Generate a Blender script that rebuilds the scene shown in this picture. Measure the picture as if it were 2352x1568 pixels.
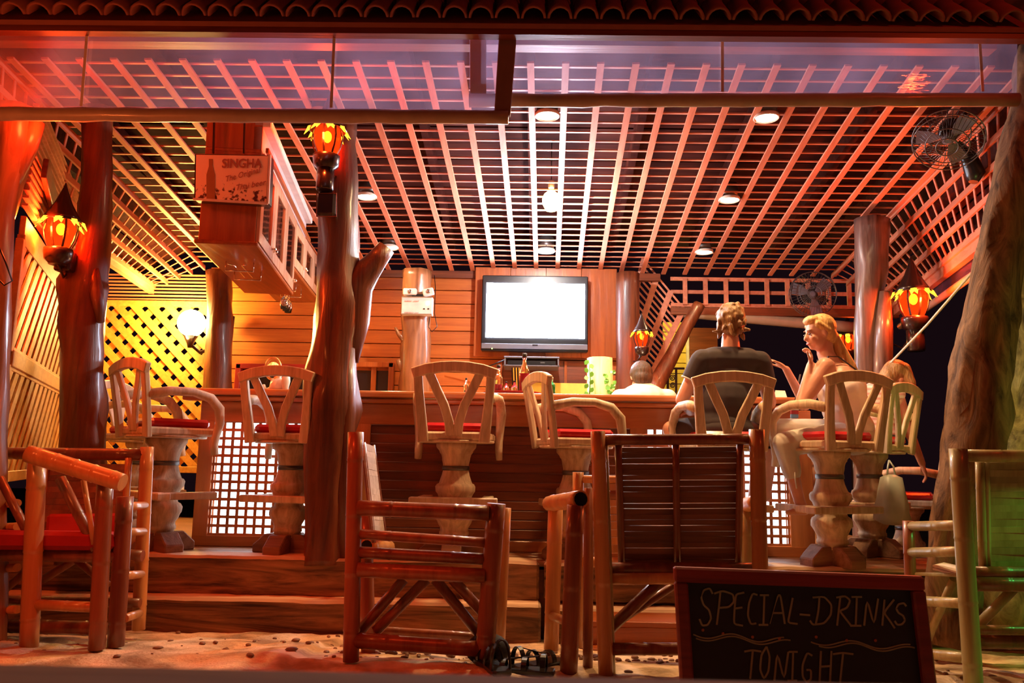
import bpy, bmesh, math, random
from mathutils import Vector, Matrix, noise
random.seed(7)
V = Vector
PI = math.pi
for o in list(bpy.data.objects): bpy.data.objects.remove(o)
S = bpy.context.scene
COL = S.collection

# ------------------------------------------------------------------ camera
F = 28 / 36 * 2352
EYE = 1.08
pitch = math.atan(276 / F); yaw = math.radians(1); roll = math.radians(1)
fw = V((-math.sin(yaw) * math.cos(pitch), math.cos(yaw) * math.cos(pitch), math.sin(pitch)))
rt0 = V((math.cos(yaw), math.sin(yaw), 0)); up0 = rt0.cross(fw)
rt = rt0 * math.cos(roll) + up0 * math.sin(roll)
up = up0 * math.cos(roll) - rt0 * math.sin(roll)
cam = bpy.data.cameras.new('camera'); camo = bpy.data.objects.new('camera', cam); COL.objects.link(camo)
M4 = Matrix((rt, up, -fw)).transposed().to_4x4(); M4.translation = V((0, 0, EYE))
camo.matrix_world = M4
cam.lens = 28; cam.sensor_width = 36; cam.clip_start = 0.05
cam.dof.use_dof = True; cam.dof.focus_distance = 5.2; cam.dof.aperture_fstop = 8
S.camera = camo

def P(px, py, Y):                      # photo position -> point of the place at depth Y
    d = fw + rt * ((px - 1176) / F) + up * ((784 - py) / F)
    return V((0, 0, EYE)) + d * (Y / d.y)

# ------------------------------------------------------------------ world, exposure, lights
w = bpy.data.worlds.new('night'); S.world = w; w.use_nodes = True
w.node_tree.nodes['Background'].inputs[0].default_value = (0.010, 0.004, 0.006, 1)
w.node_tree.nodes['Background'].inputs[1].default_value = 0.5
S.view_settings.view_transform = 'Standard'; S.view_settings.look = 'None'
S.view_settings.exposure = 0.42; S.view_settings.gamma = 1; S.view_settings.use_curve_mapping = False

def light(name, kind, loc, power, color, radius=0.05, target=None, spot=None, blend=0.6, size=None):
    l = bpy.data.lights.new(name, kind); l.energy = power; l.color = color
    o = bpy.data.objects.new(name, l); COL.objects.link(o); o.location = loc
    if kind in ('POINT', 'SPOT'): l.shadow_soft_size = radius
    if kind == 'SPOT': l.spot_size = math.radians(spot); l.spot_blend = blend
    if kind == 'AREA': l.shape = 'RECTANGLE'; l.size, l.size_y = size
    if target is not None: o.rotation_euler = (V(target) - V(loc)).to_track_quat('-Z', 'Y').to_euler()
    return o
RED = (1.0, 0.06, 0.010); AMBER = (1.0, 0.42, 0.12); WARM = (1.0, 0.60, 0.26)
# lanterns and added red lights of the beach side, outside the frame (behind and beside the camera)
light('beach_lantern_light_right', 'POINT', (2.97, 1.6, 4.02), 30, RED, 0.07)
light('beach_lantern_light_left', 'POINT', (-2.6, 2.5, 2.0), 25, (1.0, 0.16, 0.03), 0.08)
light('red_fill_light_near', 'POINT', (-0.6, -1.6, 2.6), 5, (1.0, 0.14, 0.03), 0.10)  # unseen red fill light added behind the camera
light('eave_lantern_light', 'POINT', P(90, 268, 3.80), 9, RED, .05)
light('red_sand_spot', 'SPOT', (-1.3, 2.2, 2.75), 60, (1.0, 0.05, 0.01), 0.08, (-1.35, 3.42, 0.2), 62)  # unseen spot added to redden the front sand
# green garden lamp that lights the tree and the sand at the right
light('garden_lamp_green', 'SPOT', (2.9, 3.0, 1.75), 32, (0.10, 1.0, 0.16), 0.06, (2.35, 3.7, 0.2), 66)
light('garden_lamp_tree', 'SPOT', (2.55, 3.1, 0.35), 30, (0.62, 1.0, 0.20), 0.06, (3.0, 4.9, 2.0), 62)
# ------------------------------------------------------------------ materials
MATS = {}
def new_mat(name):
    m = bpy.data.materials.new(name); m.use_nodes = True; MATS[name] = m
    return m, m.node_tree.nodes, m.node_tree.links, m.node_tree.nodes['Principled BSDF']
def rgba(c): return (c[0], c[1], c[2], 1)
def plain(name, c, rough=0.5, metal=0.0, coat=0.0, spec=0.5, trans=0.0, emit=None, es=0.0, alpha=1.0, sss=0.0):
    m, n, l, b = new_mat(name)
    b.inputs['Base Color'].default_value = rgba(c); b.inputs['Roughness'].default_value = rough
    b.inputs['Metallic'].default_value = metal; b.inputs['Coat Weight'].default_value = coat
    b.inputs['Specular IOR Level'].default_value = spec; b.inputs['Transmission Weight'].default_value = trans
    b.inputs['Alpha'].default_value = alpha
    if emit: b.inputs['Emission Color'].default_value = rgba(emit); b.inputs['Emission Strength'].default_value = es
    t = n.new('ShaderNodeTexNoise'); t.inputs['Scale'].default_value = 14; t.inputs['Detail'].default_value = 5
    bp = n.new('ShaderNodeBump'); bp.inputs['Strength'].default_value = 0.08; bp.inputs['Distance'].default_value = 0.01
    tc = n.new('ShaderNodeTexCoord'); l.new(tc.outputs['Object'], t.inputs['Vector'])
    l.new(t.outputs['Fac'], bp.inputs['Height']); l.new(bp.outputs[0], b.inputs['Normal'])
    if not trans:
        r = n.new('ShaderNodeValToRGB'); r.color_ramp.elements[0].position = 0.3; r.color_ramp.elements[1].position = 0.75
        r.color_ramp.elements[0].color = rgba([x * 0.82 for x in c]); r.color_ramp.elements[1].color = rgba(c)
        l.new(t.outputs['Fac'], r.inputs[0]); l.new(r.outputs[0], b.inputs['Base Color'])
    return m
def wood(name, c1, c2, axis='Z', rough=0.35, coat=0.0, bump=0.25, fine=22, stretch=1.6, scale=1.0, wave=False):
    m, n, l, b = new_mat(name)
    tc = n.new('ShaderNodeTexCoord'); mp = n.new('ShaderNodeMapping'); oi = n.new('ShaderNodeObjectInfo')
    s = {'X': (stretch, fine, fine), 'Y': (fine, stretch, fine), 'Z': (fine, fine, stretch)}[axis]
    mp.inputs['Scale'].default_value = [k * scale for k in s]
    ad = n.new('ShaderNodeVectorMath'); ad.operation = 'MULTIPLY_ADD'
    l.new(oi.outputs['Random'], ad.inputs[0]); ad.inputs[1].default_value = (37, 53, 71); l.new(tc.outputs['Object'], ad.inputs[2])
    l.new(ad.outputs[0], mp.inputs['Vector'])
    t = n.new('ShaderNodeTexNoise'); t.inputs['Scale'].default_value = 1; t.inputs['Detail'].default_value = 7; t.inputs['Roughness'].default_value = 0.62
    t.inputs['Distortion'].default_value = 0.6 if not wave else 2.2
    l.new(mp.outputs[0], t.inputs['Vector'])
    r = n.new('ShaderNodeValToRGB'); r.color_ramp.elements[0].position = 0.32; r.color_ramp.elements[1].position = 0.68
    r.color_ramp.elements[0].color = rgba(c1); r.color_ramp.elements[1].color = rgba(c2)
    l.new(t.outputs['Fac'], r.inputs[0])
    hv = n.new('ShaderNodeHueSaturation'); mr = n.new('ShaderNodeMapRange'); mr.inputs[3].default_value = 0.82; mr.inputs[4].default_value = 1.15
    l.new(oi.outputs['Random'], mr.inputs[0]); l.new(mr.outputs[0], hv.inputs['Value']); l.new(r.outputs[0], hv.inputs['Color'])
    l.new(hv.outputs[0], b.inputs['Base Color'])
    b.inputs['Roughness'].default_value = rough; b.inputs['Coat Weight'].default_value = coat; b.inputs['Coat Roughness'].default_value = 0.15
    bp = n.new('ShaderNodeBump'); bp.inputs['Strength'].default_value = bump; bp.inputs['Distance'].default_value = 0.01
    l.new(t.outputs['Fac'], bp.inputs['Height']); l.new(bp.outputs[0], b.inputs['Normal'])
    return m
def emis(name, c, s):
    m = bpy.data.materials.new(name); m.use_nodes = True; n = m.node_tree.nodes; n.clear()
    e = n.new('ShaderNodeEmission'); e.inputs[0].default_value = rgba(c); e.inputs[1].default_value = s
    o = n.new('ShaderNodeOutputMaterial'); m.node_tree.links.new(e.outputs[0], o.inputs[0]); MATS[name] = m; return m

teak_x = wood('teak_along_x', (0.30, 0.065, 0.014), (0.50, 0.125, 0.026), 'X', 0.28, 0.3)
teak_y = wood('teak_along_y', (0.30, 0.070, 0.015), (0.50, 0.135, 0.028), 'Y', 0.28, 0.3)
teak_z = wood('teak_along_z', (0.30, 0.065, 0.014), (0.50, 0.125, 0.026), 'Z', 0.28, 0.3)
dark_x = wood('dark_teak_x', (0.13, 0.028, 0.009), (0.26, 0.060, 0.018), 'X', 0.42, 0.0)
plank_x = wood('wall_plank', (0.46, 0.105, 0.016), (0.66, 0.185, 0.030), 'X', 0.4, 0.05, 0.1)
counter_m = wood('counter_wood', (0.42, 0.12, 0.032), (0.58, 0.19, 0.055), 'X', 0.32, 0.25, 0.1)
counter_z = wood('counter_wood_z', (0.40, 0.13, 0.040), (0.56, 0.20, 0.065), 'Z', 0.32, 0.25, 0.1)
latt_m = wood('ceiling_batten_wood', (0.55, 0.17, 0.09), (0.76, 0.28, 0.16), 'Y', 0.5, 0.0, 0.15)
slat_m = wood('ceiling_slat_wood', (0.55, 0.17, 0.09), (0.76, 0.28, 0.16), 'X', 0.5, 0.0, 0.15)
trel_m = wood('trellis_wood', (0.55, 0.24, 0.04), (0.74, 0.37, 0.08), 'Y', 0.5, 0.0, 0.15)
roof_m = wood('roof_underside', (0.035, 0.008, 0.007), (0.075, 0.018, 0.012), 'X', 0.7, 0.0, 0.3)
log_red = wood('log_red_brown', (0.055, 0.011, 0.005), (0.24, 0.060, 0.018), 'Z', 0.42, 0.22, 1.0, 12, 0.9)
log_pale = wood('log_pale_brown', (0.18, 0.060, 0.022), (0.42, 0.17, 0.068), 'Z', 0.32, 0.3, 0.4, 16, 1.2)
raw = wood('raw_stool_wood', (0.46, 0.33, 0.20), (0.76, 0.60, 0.41), 'Z', 0.55, 0.0, 0.35, 26, 2)
raw_p = wood('raw_pedestal_wood', (0.34, 0.22, 0.13), (0.74, 0.55, 0.36), 'Z', 0.7, 0.0, 0.6, 18, 4)
raw_dark = wood('dark_base_wood', (0.16, 0.07, 0.035), (0.34, 0.17, 0.09), 'X', 0.6, 0.0, 0.4)
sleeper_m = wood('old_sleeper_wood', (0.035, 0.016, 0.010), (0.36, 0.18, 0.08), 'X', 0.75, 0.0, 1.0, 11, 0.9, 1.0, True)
n = sleeper_m.node_tree.nodes; l = sleeper_m.node_tree.links; b = n['Principled BSDF']      # upward faces painted sand-pale, standing in for the lit top edge
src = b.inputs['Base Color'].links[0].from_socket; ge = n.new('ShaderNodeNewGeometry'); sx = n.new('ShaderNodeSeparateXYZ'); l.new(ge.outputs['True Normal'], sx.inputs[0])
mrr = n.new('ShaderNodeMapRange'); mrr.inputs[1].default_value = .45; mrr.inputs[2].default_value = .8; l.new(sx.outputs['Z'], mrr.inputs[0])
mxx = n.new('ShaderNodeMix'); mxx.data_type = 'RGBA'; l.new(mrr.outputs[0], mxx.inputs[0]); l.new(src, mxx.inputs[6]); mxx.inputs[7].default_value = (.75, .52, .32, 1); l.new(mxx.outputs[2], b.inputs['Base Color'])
deck_m = wood('deck_wood', (0.25, 0.10, 0.04), (0.42, 0.19, 0.08), 'X', 0.45, 0.1, 0.2)
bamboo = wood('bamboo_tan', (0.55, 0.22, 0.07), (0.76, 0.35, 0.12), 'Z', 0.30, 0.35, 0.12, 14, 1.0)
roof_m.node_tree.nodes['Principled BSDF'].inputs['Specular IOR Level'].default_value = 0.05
bamboo_sh = wood('bamboo_shaded', (0.17, 0.045, 0.018), (0.36, 0.11, 0.042), 'Z', 0.35, 0.3, 0.15, 14, 1.0)  # darker copy of the bamboo: weaker light put into the colour
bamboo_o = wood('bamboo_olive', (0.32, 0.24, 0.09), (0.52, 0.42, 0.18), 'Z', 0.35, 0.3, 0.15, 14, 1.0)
slat_d = wood('split_bamboo_dark', (0.17, 0.065, 0.035), (0.32, 0.13, 0.07), 'X', 0.5, 0.0, 0.2)
slat_w = wood('split_bamboo_pale', (0.55, 0.42, 0.36), (0.80, 0.66, 0.60), 'X', 0.5, 0.0, 0.2)
bark = wood('mossy_bark', (0.05, 0.022, 0.008), (0.28, 0.15, 0.065), 'Z', 0.9, 0.0, 1.0, 9, 3.0, 1.0, True)
bark_g = wood('green_mossy_bark', (0.05, 0.045, 0.012), (0.34, 0.33, 0.12), 'Z', 0.95, 0.0, 1.0, 6, 3.5, 1.0, True)
red_cush = plain('red_vinyl', (0.55, 0.012, 0.016), 0.25, coat=0.3)
red_cloth = plain('red_cloth', (0.42, 0.01, 0.015), 0.8)
black_m = plain('black_plastic', (0.012, 0.011, 0.012), 0.3)
black_metal = plain('black_painted_metal', (0.03, 0.012, 0.010), 0.28, metal=0.3, coat=0.4)
iron = plain('grey_iron', (0.16, 0.15, 0.15), 0.4, metal=0.8)
chrome = plain('chrome_wire', (0.85, 0.83, 0.82), 0.12, metal=1.0)
white_pl = plain('white_plastic', (0.85, 0.80, 0.74), 0.35)
grey_pl = plain('grey_plastic', (0.16, 0.16, 0.20), 0.35)
hem_m = plain('brown_canvas_hem', (0.30, 0.17, 0.11), 0.55, coat=0.1)
pipe_m = plain('canvas_wrapped_pipe', (0.46, 0.33, 0.22), 0.38, coat=0.2)
strap_m = plain('pale_strap', (0.80, 0.66, 0.56), 0.5)
tile_m = plain('clay_tile', (0.30, 0.09, 0.05), 0.7)
glass_m = plain('cabinet_glass', (0.9, 0.9, 0.95), 0.05, trans=1.0)
cglass = plain('clear_glass', (0.95, 0.95, 0.95), 0.04, trans=1.0)
gglass = plain('green_glass', (0.05, 0.5, 0.16), 0.05, trans=0.9)
ruby = plain('ruby_liquor', (0.42, 0.02, 0.03), 0.08, coat=0.5)
paper_m = plain('cream_paper', (0.85, 0.74, 0.62), 0.7)
board_m = plain('blackboard_slate', (0.018, 0.015, 0.022), 0.6)
frame_m = wood('sign_frame_wood', (0.16, 0.018, 0.012), (0.30, 0.035, 0.02), 'X', 0.45, 0.1, 0.2)
chalk_m = plain('chalk_line', (0.36, 0.32, 0.20), 0.9)
chalk_o = plain('orange_chalk', (0.50, 0.16, 0.06), 0.9)
skin = plain('skin', (0.72, 0.36, 0.25), 0.42)
hair_d = wood('dark_blond_hair', (0.16, 0.075, 0.03), (0.46, 0.26, 0.11), 'Z', 0.4, 0, 0.9, 60, 6)
hair_b = wood('light_blond_hair', (0.42, 0.22, 0.07), (0.78, 0.48, 0.18), 'Z', 0.4, 0, 0.9, 60, 6)
shirt_d = plain('charcoal_shirt', (0.050, 0.036, 0.038), 0.9)
trim_cl = plain('shirt_trim', (0.55, 0.50, 0.44), 0.8)
shorts_d = plain('dark_shorts', (0.05, 0.035, 0.035), 0.85)
cream_cl = plain('cream_top', (0.90, 0.84, 0.80), 0.8)
pants_cl = plain('khaki_trousers', (0.66, 0.60, 0.52), 0.8)
white_cl = plain('white_shirt_cloth', (0.86, 0.80, 0.74), 0.8)
leaf_m = plain('fleshy_leaf', (0.14, 0.42, 0.05), 0.4, coat=0.2)
yellow_w = plain('yellow_plank', (0.85, 0.62, 0.10), 0.6)
bag_m = plain('pale_carrier_bag', (0.55, 0.60, 0.50), 0.4)
screen_m = emis('tv_screen_light', (0.70, 0.80, 1.0), 46)
back_m = emis('backlight_panel', (0.86, 0.93, 1.0), 5.0)
bulb_w = emis('downlight_lens', (1.0, 0.86, 0.62), 22)
bulb_y = emis('yellow_bulb', (1.0, 0.72, 0.22), 30)
bulb_r = emis('lantern_bulb', (1.0, 0.50, 0.05), 12)
glow_r = emis('lantern_glass_glow', (1.0, 0.22, 0.01), 1.6)
glow_o = emis('lantern_opening_glow', (1.0, 0.42, 0.02), 3.0)
led_g = emis('green_led', (0.6, 1.0, 0.2), 4)
led_r = emis('red_led', (1.0, 0.05, 0.05), 6)

# thin clear plastic of the rolled blinds: see-through, dusty and wavy
m, n, l, b = new_mat('clear_blind_plastic'); n.remove(b); PL = m
tr = n.new('ShaderNodeBsdfTransparent'); tr.inputs[0].default_value = (0.93, 0.90, 0.95, 1)
tl = n.new('ShaderNodeBsdfTranslucent'); tl.inputs[0].default_value = (0.66, 0.58, 0.95, 1)
df = n.new('ShaderNodeBsdfDiffuse'); df.inputs[0].default_value = (0.38, 0.28, 0.42, 1)
gl = n.new('ShaderNodeBsdfGlossy'); gl.inputs['Roughness'].default_value = 0.04
tc = n.new('ShaderNodeTexCoord'); mp = n.new('ShaderNodeMapping'); mp.inputs['Scale'].default_value = (2.0, 1, 16)
l.new(tc.outputs['Object'], mp.inputs[0])
t = n.new('ShaderNodeTexNoise'); t.inputs['Scale'].default_value = 2.2; t.inputs['Detail'].default_value = 3; l.new(mp.outputs[0], t.inputs[0])
bp = n.new('ShaderNodeBump'); bp.inputs['Strength'].default_value = 1.0; bp.inputs['Distance'].default_value = 0.003
l.new(t.outputs[0], bp.inputs['Height']); l.new(bp.outputs[0], gl.inputs['Normal'])
m1 = n.new('ShaderNodeMixShader'); m1.inputs[0].default_value = 0.8; l.new(df.outputs[0], m1.inputs[1]); l.new(tl.outputs[0], m1.inputs[2])
t2 = n.new('ShaderNodeTexNoise'); t2.inputs['Scale'].default_value = 3.0; t2.inputs['Detail'].default_value = 6; l.new(tc.outputs['Object'], t2.inputs[0])
mr = n.new('ShaderNodeMapRange'); mr.inputs[1].default_value = 0.3; mr.inputs[2].default_value = 0.8; mr.inputs[3].default_value = 0.10; mr.inputs[4].default_value = 0.30
l.new(t2.outputs[0], mr.inputs[0])
m2 = n.new('ShaderNodeMixShader'); l.new(mr.outputs[0], m2.inputs[0]); l.new(tr.outputs[0], m2.inputs[1]); l.new(m1.outputs[0], m2.inputs[2])
m3 = n.new('ShaderNodeMixShader'); m3.inputs[0].default_value = 0.07; l.new(m2.outputs[0], m3.inputs[1]); l.new(gl.outputs[0], m3.inputs[2])
l.new(m3.outputs[0], n['Material Output'].inputs[0])

# sand: fine relief, darker damp grains and twigs
m, n, l, b = new_mat('beach_sand'); SAND = m
tc = n.new('ShaderNodeTexCoord'); t = n.new('ShaderNodeTexNoise'); t.inputs['Scale'].default_value = 5; t.inputs['Detail'].default_value = 10
l.new(tc.outputs['Object'], t.inputs[0])
r = n.new('ShaderNodeValToRGB'); r.color_ramp.elements[0].position = 0.36; r.color_ramp.elements[1].position = 0.62
r.color_ramp.elements[0].color = (0.30, 0.19, 0.10, 1); r.color_ramp.elements[1].color = (0.80, 0.58, 0.36, 1)
l.new(t.outputs[0], r.inputs[0]); l.new(r.outputs[0], b.inputs['Base Color']); b.inputs['Roughness'].default_value = 0.95
t = n.new('ShaderNodeTexNoise'); t.inputs['Scale'].default_value = 60; t.inputs['Detail'].default_value = 6; l.new(tc.outputs['Object'], t.inputs[0])
bp = n.new('ShaderNodeBump'); bp.inputs['Strength'].default_value = 0.6; bp.inputs['Distance'].default_value = 0.02; l.new(t.outputs[0], bp.inputs['Height']); l.new(bp.outputs[0], b.inputs['Normal'])

# ------------------------------------------------------------------ mesh builder
class MB:
    def __init__(s): s.v = []; s.f = []; s.sm = []
    def add(s, vs, fs, smooth=False):
        o = len(s.v); s.v += [V(p) for p in vs]; s.f += [[i + o for i in f] for f in fs]; s.sm += [smooth] * len(fs); return s
    def box(s, c, d, R=None):
        c = V(c); hx, hy, hz = d[0] / 2, d[1] / 2, d[2] / 2
        vs = [V((x, y, z)) for x in (-hx, hx) for y in (-hy, hy) for z in (-hz, hz)]
        if R is not None: vs = [R @ q for q in vs]
        return s.add([c + q for q in vs], [(0, 1, 3, 2), (4, 6, 7, 5), (0, 4, 5, 1), (2, 3, 7, 6), (0, 2, 6, 4), (1, 5, 7, 3)])
    def hexa(s, q):     # eight corners: bottom ring 0-3, top ring 4-7
        return s.add(q, [(3, 2, 1, 0), (4, 5, 6, 7), (0, 1, 5, 4), (1, 2, 6, 5), (2, 3, 7, 6), (3, 0, 4, 7)])
    def sweep(s, pts, w, t, wd, closed=False):   # rectangular section: width w along wd, thickness t across
        pts = [V(p) for p in pts]; wd = V(wd); n = len(pts); vs = []
        for i, p in enumerate(pts):
            a = pts[(i - 1) % n] if closed else pts[max(i - 1, 0)]
            b = pts[(i + 1) % n] if closed else pts[min(i + 1, n - 1)]
            tg = (b - a).normalized(); W = (wd - tg * wd.dot(tg)).normalized(); N = tg.cross(W)
            ww = w[i] if isinstance(w, (list, tuple)) else w
            vs += [p + W * ww / 2 + N * t / 2, p - W * ww / 2 + N * t / 2, p - W * ww / 2 - N * t / 2, p + W * ww / 2 - N * t / 2]
        fs = []
        for i in range(n if closed else n - 1):
            a = i * 4; b = ((i + 1) % n) * 4
            for k in range(4): fs.append((a + k, a + (k + 1) % 4, b + (k + 1) % 4, b + k))
        if not closed: fs += [(3, 2, 1, 0), (n * 4 - 4, n * 4 - 3, n * 4 - 2, n * 4 - 1)]
        return s.add(vs, fs)
    def bar(s, a, b, w, t, wd=(0, 0, 1)): return s.sweep([a, b], w, t, wd)
    def tube(s, pts, r, seg=10, caps=True, lump=0.0, seed=0):
        pts = [V(p) for p in pts]; n = len(pts); vs = []; prev = None
        for i, p in enumerate(pts):
            tg = (pts[min(i + 1, n - 1)] - pts[max(i - 1, 0)]).normalized()
            if prev is None: x = V((0, 0, 1)).cross(tg); x = x if x.length > 0.1 else V((1, 0, 0)).cross(tg)
            else: x = prev - tg * prev.dot(tg)
            x.normalize(); prev = x; y = tg.cross(x)
            rr = r[i] if isinstance(r, (list, tuple)) else r
            for k in range(seg):
                a = 2 * PI * k / seg; d = x * math.cos(a) + y * math.sin(a)
                q = rr * (1 + lump * noise.noise(V((p.x + d.x * .8, p.y + d.y * .8, p.z * 1.0)) * 4 + V((seed, 0, 0)))) if lump else rr
                vs.append(p + d * q)
        fs = [(i * seg + k, i * seg + (k + 1) % seg, (i + 1) * seg + (k + 1) % seg, (i + 1) * seg + k) for i in range(n - 1) for k in range(seg)]
        s.add(vs, fs, True)
        if caps:
            s.add(vs[:seg], [tuple(range(seg))[::-1]]); s.add(vs[-seg:], [tuple(range(seg))])
        return s
    def lathe(s, c, prof, seg=20, axis=None, lump=0.0, seed=0):   # prof: (r, z)
        c = V(c); vs = []
        R = Matrix.Identity(3) if axis is None else V((0, 0, 1)).rotation_difference(V(axis).normalized()).to_matrix()
        for r, z in prof:
            for k in range(seg):
                a = 2 * PI * k / seg; rr = r
                if lump: rr = r * (1 + lump * noise.noise(V((math.cos(a) * 2, math.sin(a) * 2, z * 30 + seed))))
                vs.append(c + R @ V((rr * math.cos(a), rr * math.sin(a), z)))
        n = len(prof)
        fs = [(i * seg + k, i * seg + (k + 1) % seg, (i + 1) * seg + (k + 1) % seg, (i + 1) * seg + k) for i in range(n - 1) for k in range(seg)]
        s.add(vs, fs, True)
        if prof[0][0] > 0.0008: s.add(vs[:seg], [tuple(range(seg))[::-1]])
        if prof[-1][0] > 0.0008: s.add(vs[-seg:], [tuple(range(seg))])
        return s
    def ell(s, c, r, R=None, seg=14, rings=9):
        c = V(c); vs = []
        for i in range(rings + 1):
            ph = PI * i / rings
            for k in range(seg):
                a = 2 * PI * k / seg; q = V((r[0] * math.sin(ph) * math.cos(a), r[1] * math.sin(ph) * math.sin(a), -r[2] * math.cos(ph)))
                vs.append(c + (R @ q if R is not None else q))
        fs = [(i * seg + k, i * seg + (k + 1) % seg, (i + 1) * seg + (k + 1) % seg, (i + 1) * seg + k) for i in range(rings) for k in range(seg)]
        return s.add(vs, fs, True)
    def cap(s, a, ra, b, rb, seg=12):
        a = V(a); b = V(b); s.ell(a, (ra,) * 3, None, seg, 6); s.ell(b, (rb,) * 3, None, seg, 6); return s.tube([a, b], [ra, rb], seg)
    def prism(s, poly, d):      # planar polygon of points extruded by vector d
        n = len(poly); a = [V(p) for p in poly]; b = [p + V(d) for p in a]
        return s.add(a + b, [tuple(range(n))[::-1], tuple(range(n, 2 * n))] + [(i, (i + 1) % n, n + (i + 1) % n, n + i) for i in range(n)])

INV = {}        # object name -> inverse of its world matrix at build time
def mesh_of(name, mb, mat, inv):
    me = bpy.data.meshes.new(name)
    me.from_pydata([inv @ p for p in mb.v] if inv is not None else mb.v, [], mb.f)
    for p, q in zip(me.polygons, mb.sm): p.use_smooth = q
    bm = bmesh.new(); bm.from_mesh(me)
    bmesh.ops.remove_doubles(bm, verts=bm.verts, dist=1e-5)
    bmesh.ops.recalc_face_normals(bm, faces=bm.faces); bm.to_mesh(me); bm.free()
    me.materials.append(mat)
    return me
def part(parent, name, mb, mat, bevel=0, label=None, remesh=0, smooth=0, local=False, sub=0):
    inv = INV.get(parent.name) if (parent is not None and not local) else None
    o = bpy.data.objects.new(name, mesh_of(name, mb, mat, inv)); COL.objects.link(o)
    if parent is not None: o.parent = parent; INV[o.name] = INV.get(parent.name)
    if bevel:
        m = o.modifiers.new('bevel', 'BEVEL'); m.width = bevel; m.segments = 1; m.limit_method = 'ANGLE'
    if remesh:
        m = o.modifiers.new('remesh', 'REMESH'); m.mode = 'VOXEL'; m.voxel_size = remesh; m.use_smooth_shade = True
    if smooth:
        m = o.modifiers.new('smooth', 'SMOOTH'); m.factor = 0.5; m.iterations = smooth
    if sub: m = o.modifiers.new('subsurf', 'SUBSURF'); m.levels = sub; m.render_levels = sub
    if label: o['label'] = label
    return o
def thing(name, label, cat, loc=(0, 0, 0), rz=0, group=None):
    o = bpy.data.objects.new(name, None); COL.objects.link(o); o.empty_display_size = 0.1
    o.location = loc; o.rotation_euler = (0, 0, rz)
    INV[o.name] = (Matrix.Translation(V(loc)) @ Matrix.Rotation(rz, 4, 'Z')).inverted()
    o['label'] = label; o['category'] = cat
    if group: o['group'] = group
    return o
def struct(name, label, loc=(0, 0, 0)):
    o = bpy.data.objects.new(name, None); COL.objects.link(o); o.location = loc; o.empty_display_size = 0.1
    INV[o.name] = Matrix.Translation(V(loc)).inverted(); o['kind'] = 'structure'; o['label'] = label; o['category'] = name.split('_')[0]
    return o
def single(name, mb, mat, label, cat, base, group=None, kind=None, **k):
    inv = Matrix.Translation(V(base)).inverted()
    o = bpy.data.objects.new(name, mesh_of(name, mb, mat, inv)); COL.objects.link(o); o.location = base; INV[o.name] = inv
    o['label'] = label; o['category'] = cat
    if group: o['group'] = group
    if kind: o['kind'] = kind
    if k.get('bevel'): q = o.modifiers.new('bevel', 'BEVEL'); q.width = k['bevel']; q.segments = 1; q.limit_method = 'ANGLE'
    return o
def copy_tree(o, parent=None):
    c = o.copy(); COL.objects.link(c)
    if parent is not None: c.parent = parent
    for ch in [x for x in bpy.data.objects if x.parent == o]: copy_tree(ch, c)
    return c
def lerp(a, b, t): return a + (b - a) * t

# ------------------------------------------------------------------ ground and bar floor
FLZ = 0.49
def sand_z(x, y):
    z = 0.21 if y < 3.6 else 0.21 - (y - 3.6) * 0.127
    if x < -1: z += 0.02
    fade = 1 if y < 4.6 else max(0, (5.0 - y) / 0.4)
    return z + fade * (0.020 * noise.noise(V((x * 2.3, y * 3.1, 0))) + 0.016 * noise.noise(V((x * 7, y * 9, 3))) + 0.006 * noise.noise(V((x * 21, y * 23, 9))))
xs = [-9, -6, -4.5] + [-3.6 + i * 0.035 for i in range(206)] + [4.5, 6, 9]
ys = [-4, -2, 0.5, 1.5, 2.2, 2.7] + [3.0 + i * 0.03 for i in range(66)] + [5.4]
g = MB(); W_ = len(xs)
g.add([(x, y, sand_z(x, y)) for y in ys for x in xs], [(j * W_ + i, j * W_ + i + 1, (j + 1) * W_ + i + 1, (j + 1) * W_ + i) for j in range(len(ys) - 1) for i in range(W_ - 1)], True)
single('ground', g, SAND, 'trampled beach sand in front of the timber steps', 'sand', (0, 3, 0), kind='structure')
single('ground_back', MB().box((0, 15.2, -0.06), (60, 20, 0.1)), plain('dark_soil', (0.03, 0.02, 0.015), 0.95), 'dark open ground beyond the bar', 'ground', (0, 15, 0), kind='structure')

fl = struct('floor', 'timber deck floor of the open bar')
k = 0; y = 4.93
part(fl, 'deck_base', MB().box((-0.6, 6.4, 0.24), (7.0, 2.9, 0.40)), dark_x)
while y < 7.8:
    part(fl, 'deck_board', MB().box((-0.6, y + 0.068, FLZ - 0.015), (7.0, 0.13, 0.03)), deck_m, 0.003); y += 0.136

def sleeper(x0, x1, yf, zt, h, d, label, seed):
    mb = MB(); n = 60; vs = []; cs = [(0, 0), (0, 1), (1, 1), (1, 0)]
    for i in range(n + 1):
        x = lerp(x0, x1, i / n)
        for (a, c) in cs:
            e = 0.008 * noise.noise(V((x * 3, a * 7 + seed, c * 5))) + 0.005 * noise.noise(V((x * 11, a * 7 + seed, c * 5)))
            vs.append(V((x, yf + a * d + e * (1 if a == 0 else 0), zt - h + c * h + e)))
    fs = [(i * 4 + k, i * 4 + (k + 1) % 4, (i + 1) * 4 + (k + 1) % 4, (i + 1) * 4 + k) for i in range(n) for k in range(4)]
    fs += [(0, 1, 2, 3), (n * 4 + 3, n * 4 + 2, n * 4 + 1, n * 4)]
    mb.add(vs, fs)
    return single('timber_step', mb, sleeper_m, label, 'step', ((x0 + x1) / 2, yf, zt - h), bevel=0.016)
sleeper(-3.6, 0.11, 4.72, 0.275, 0.30, 0.2, 'lower weathered timber sleeper lying on sand at left and centre', 2)
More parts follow.
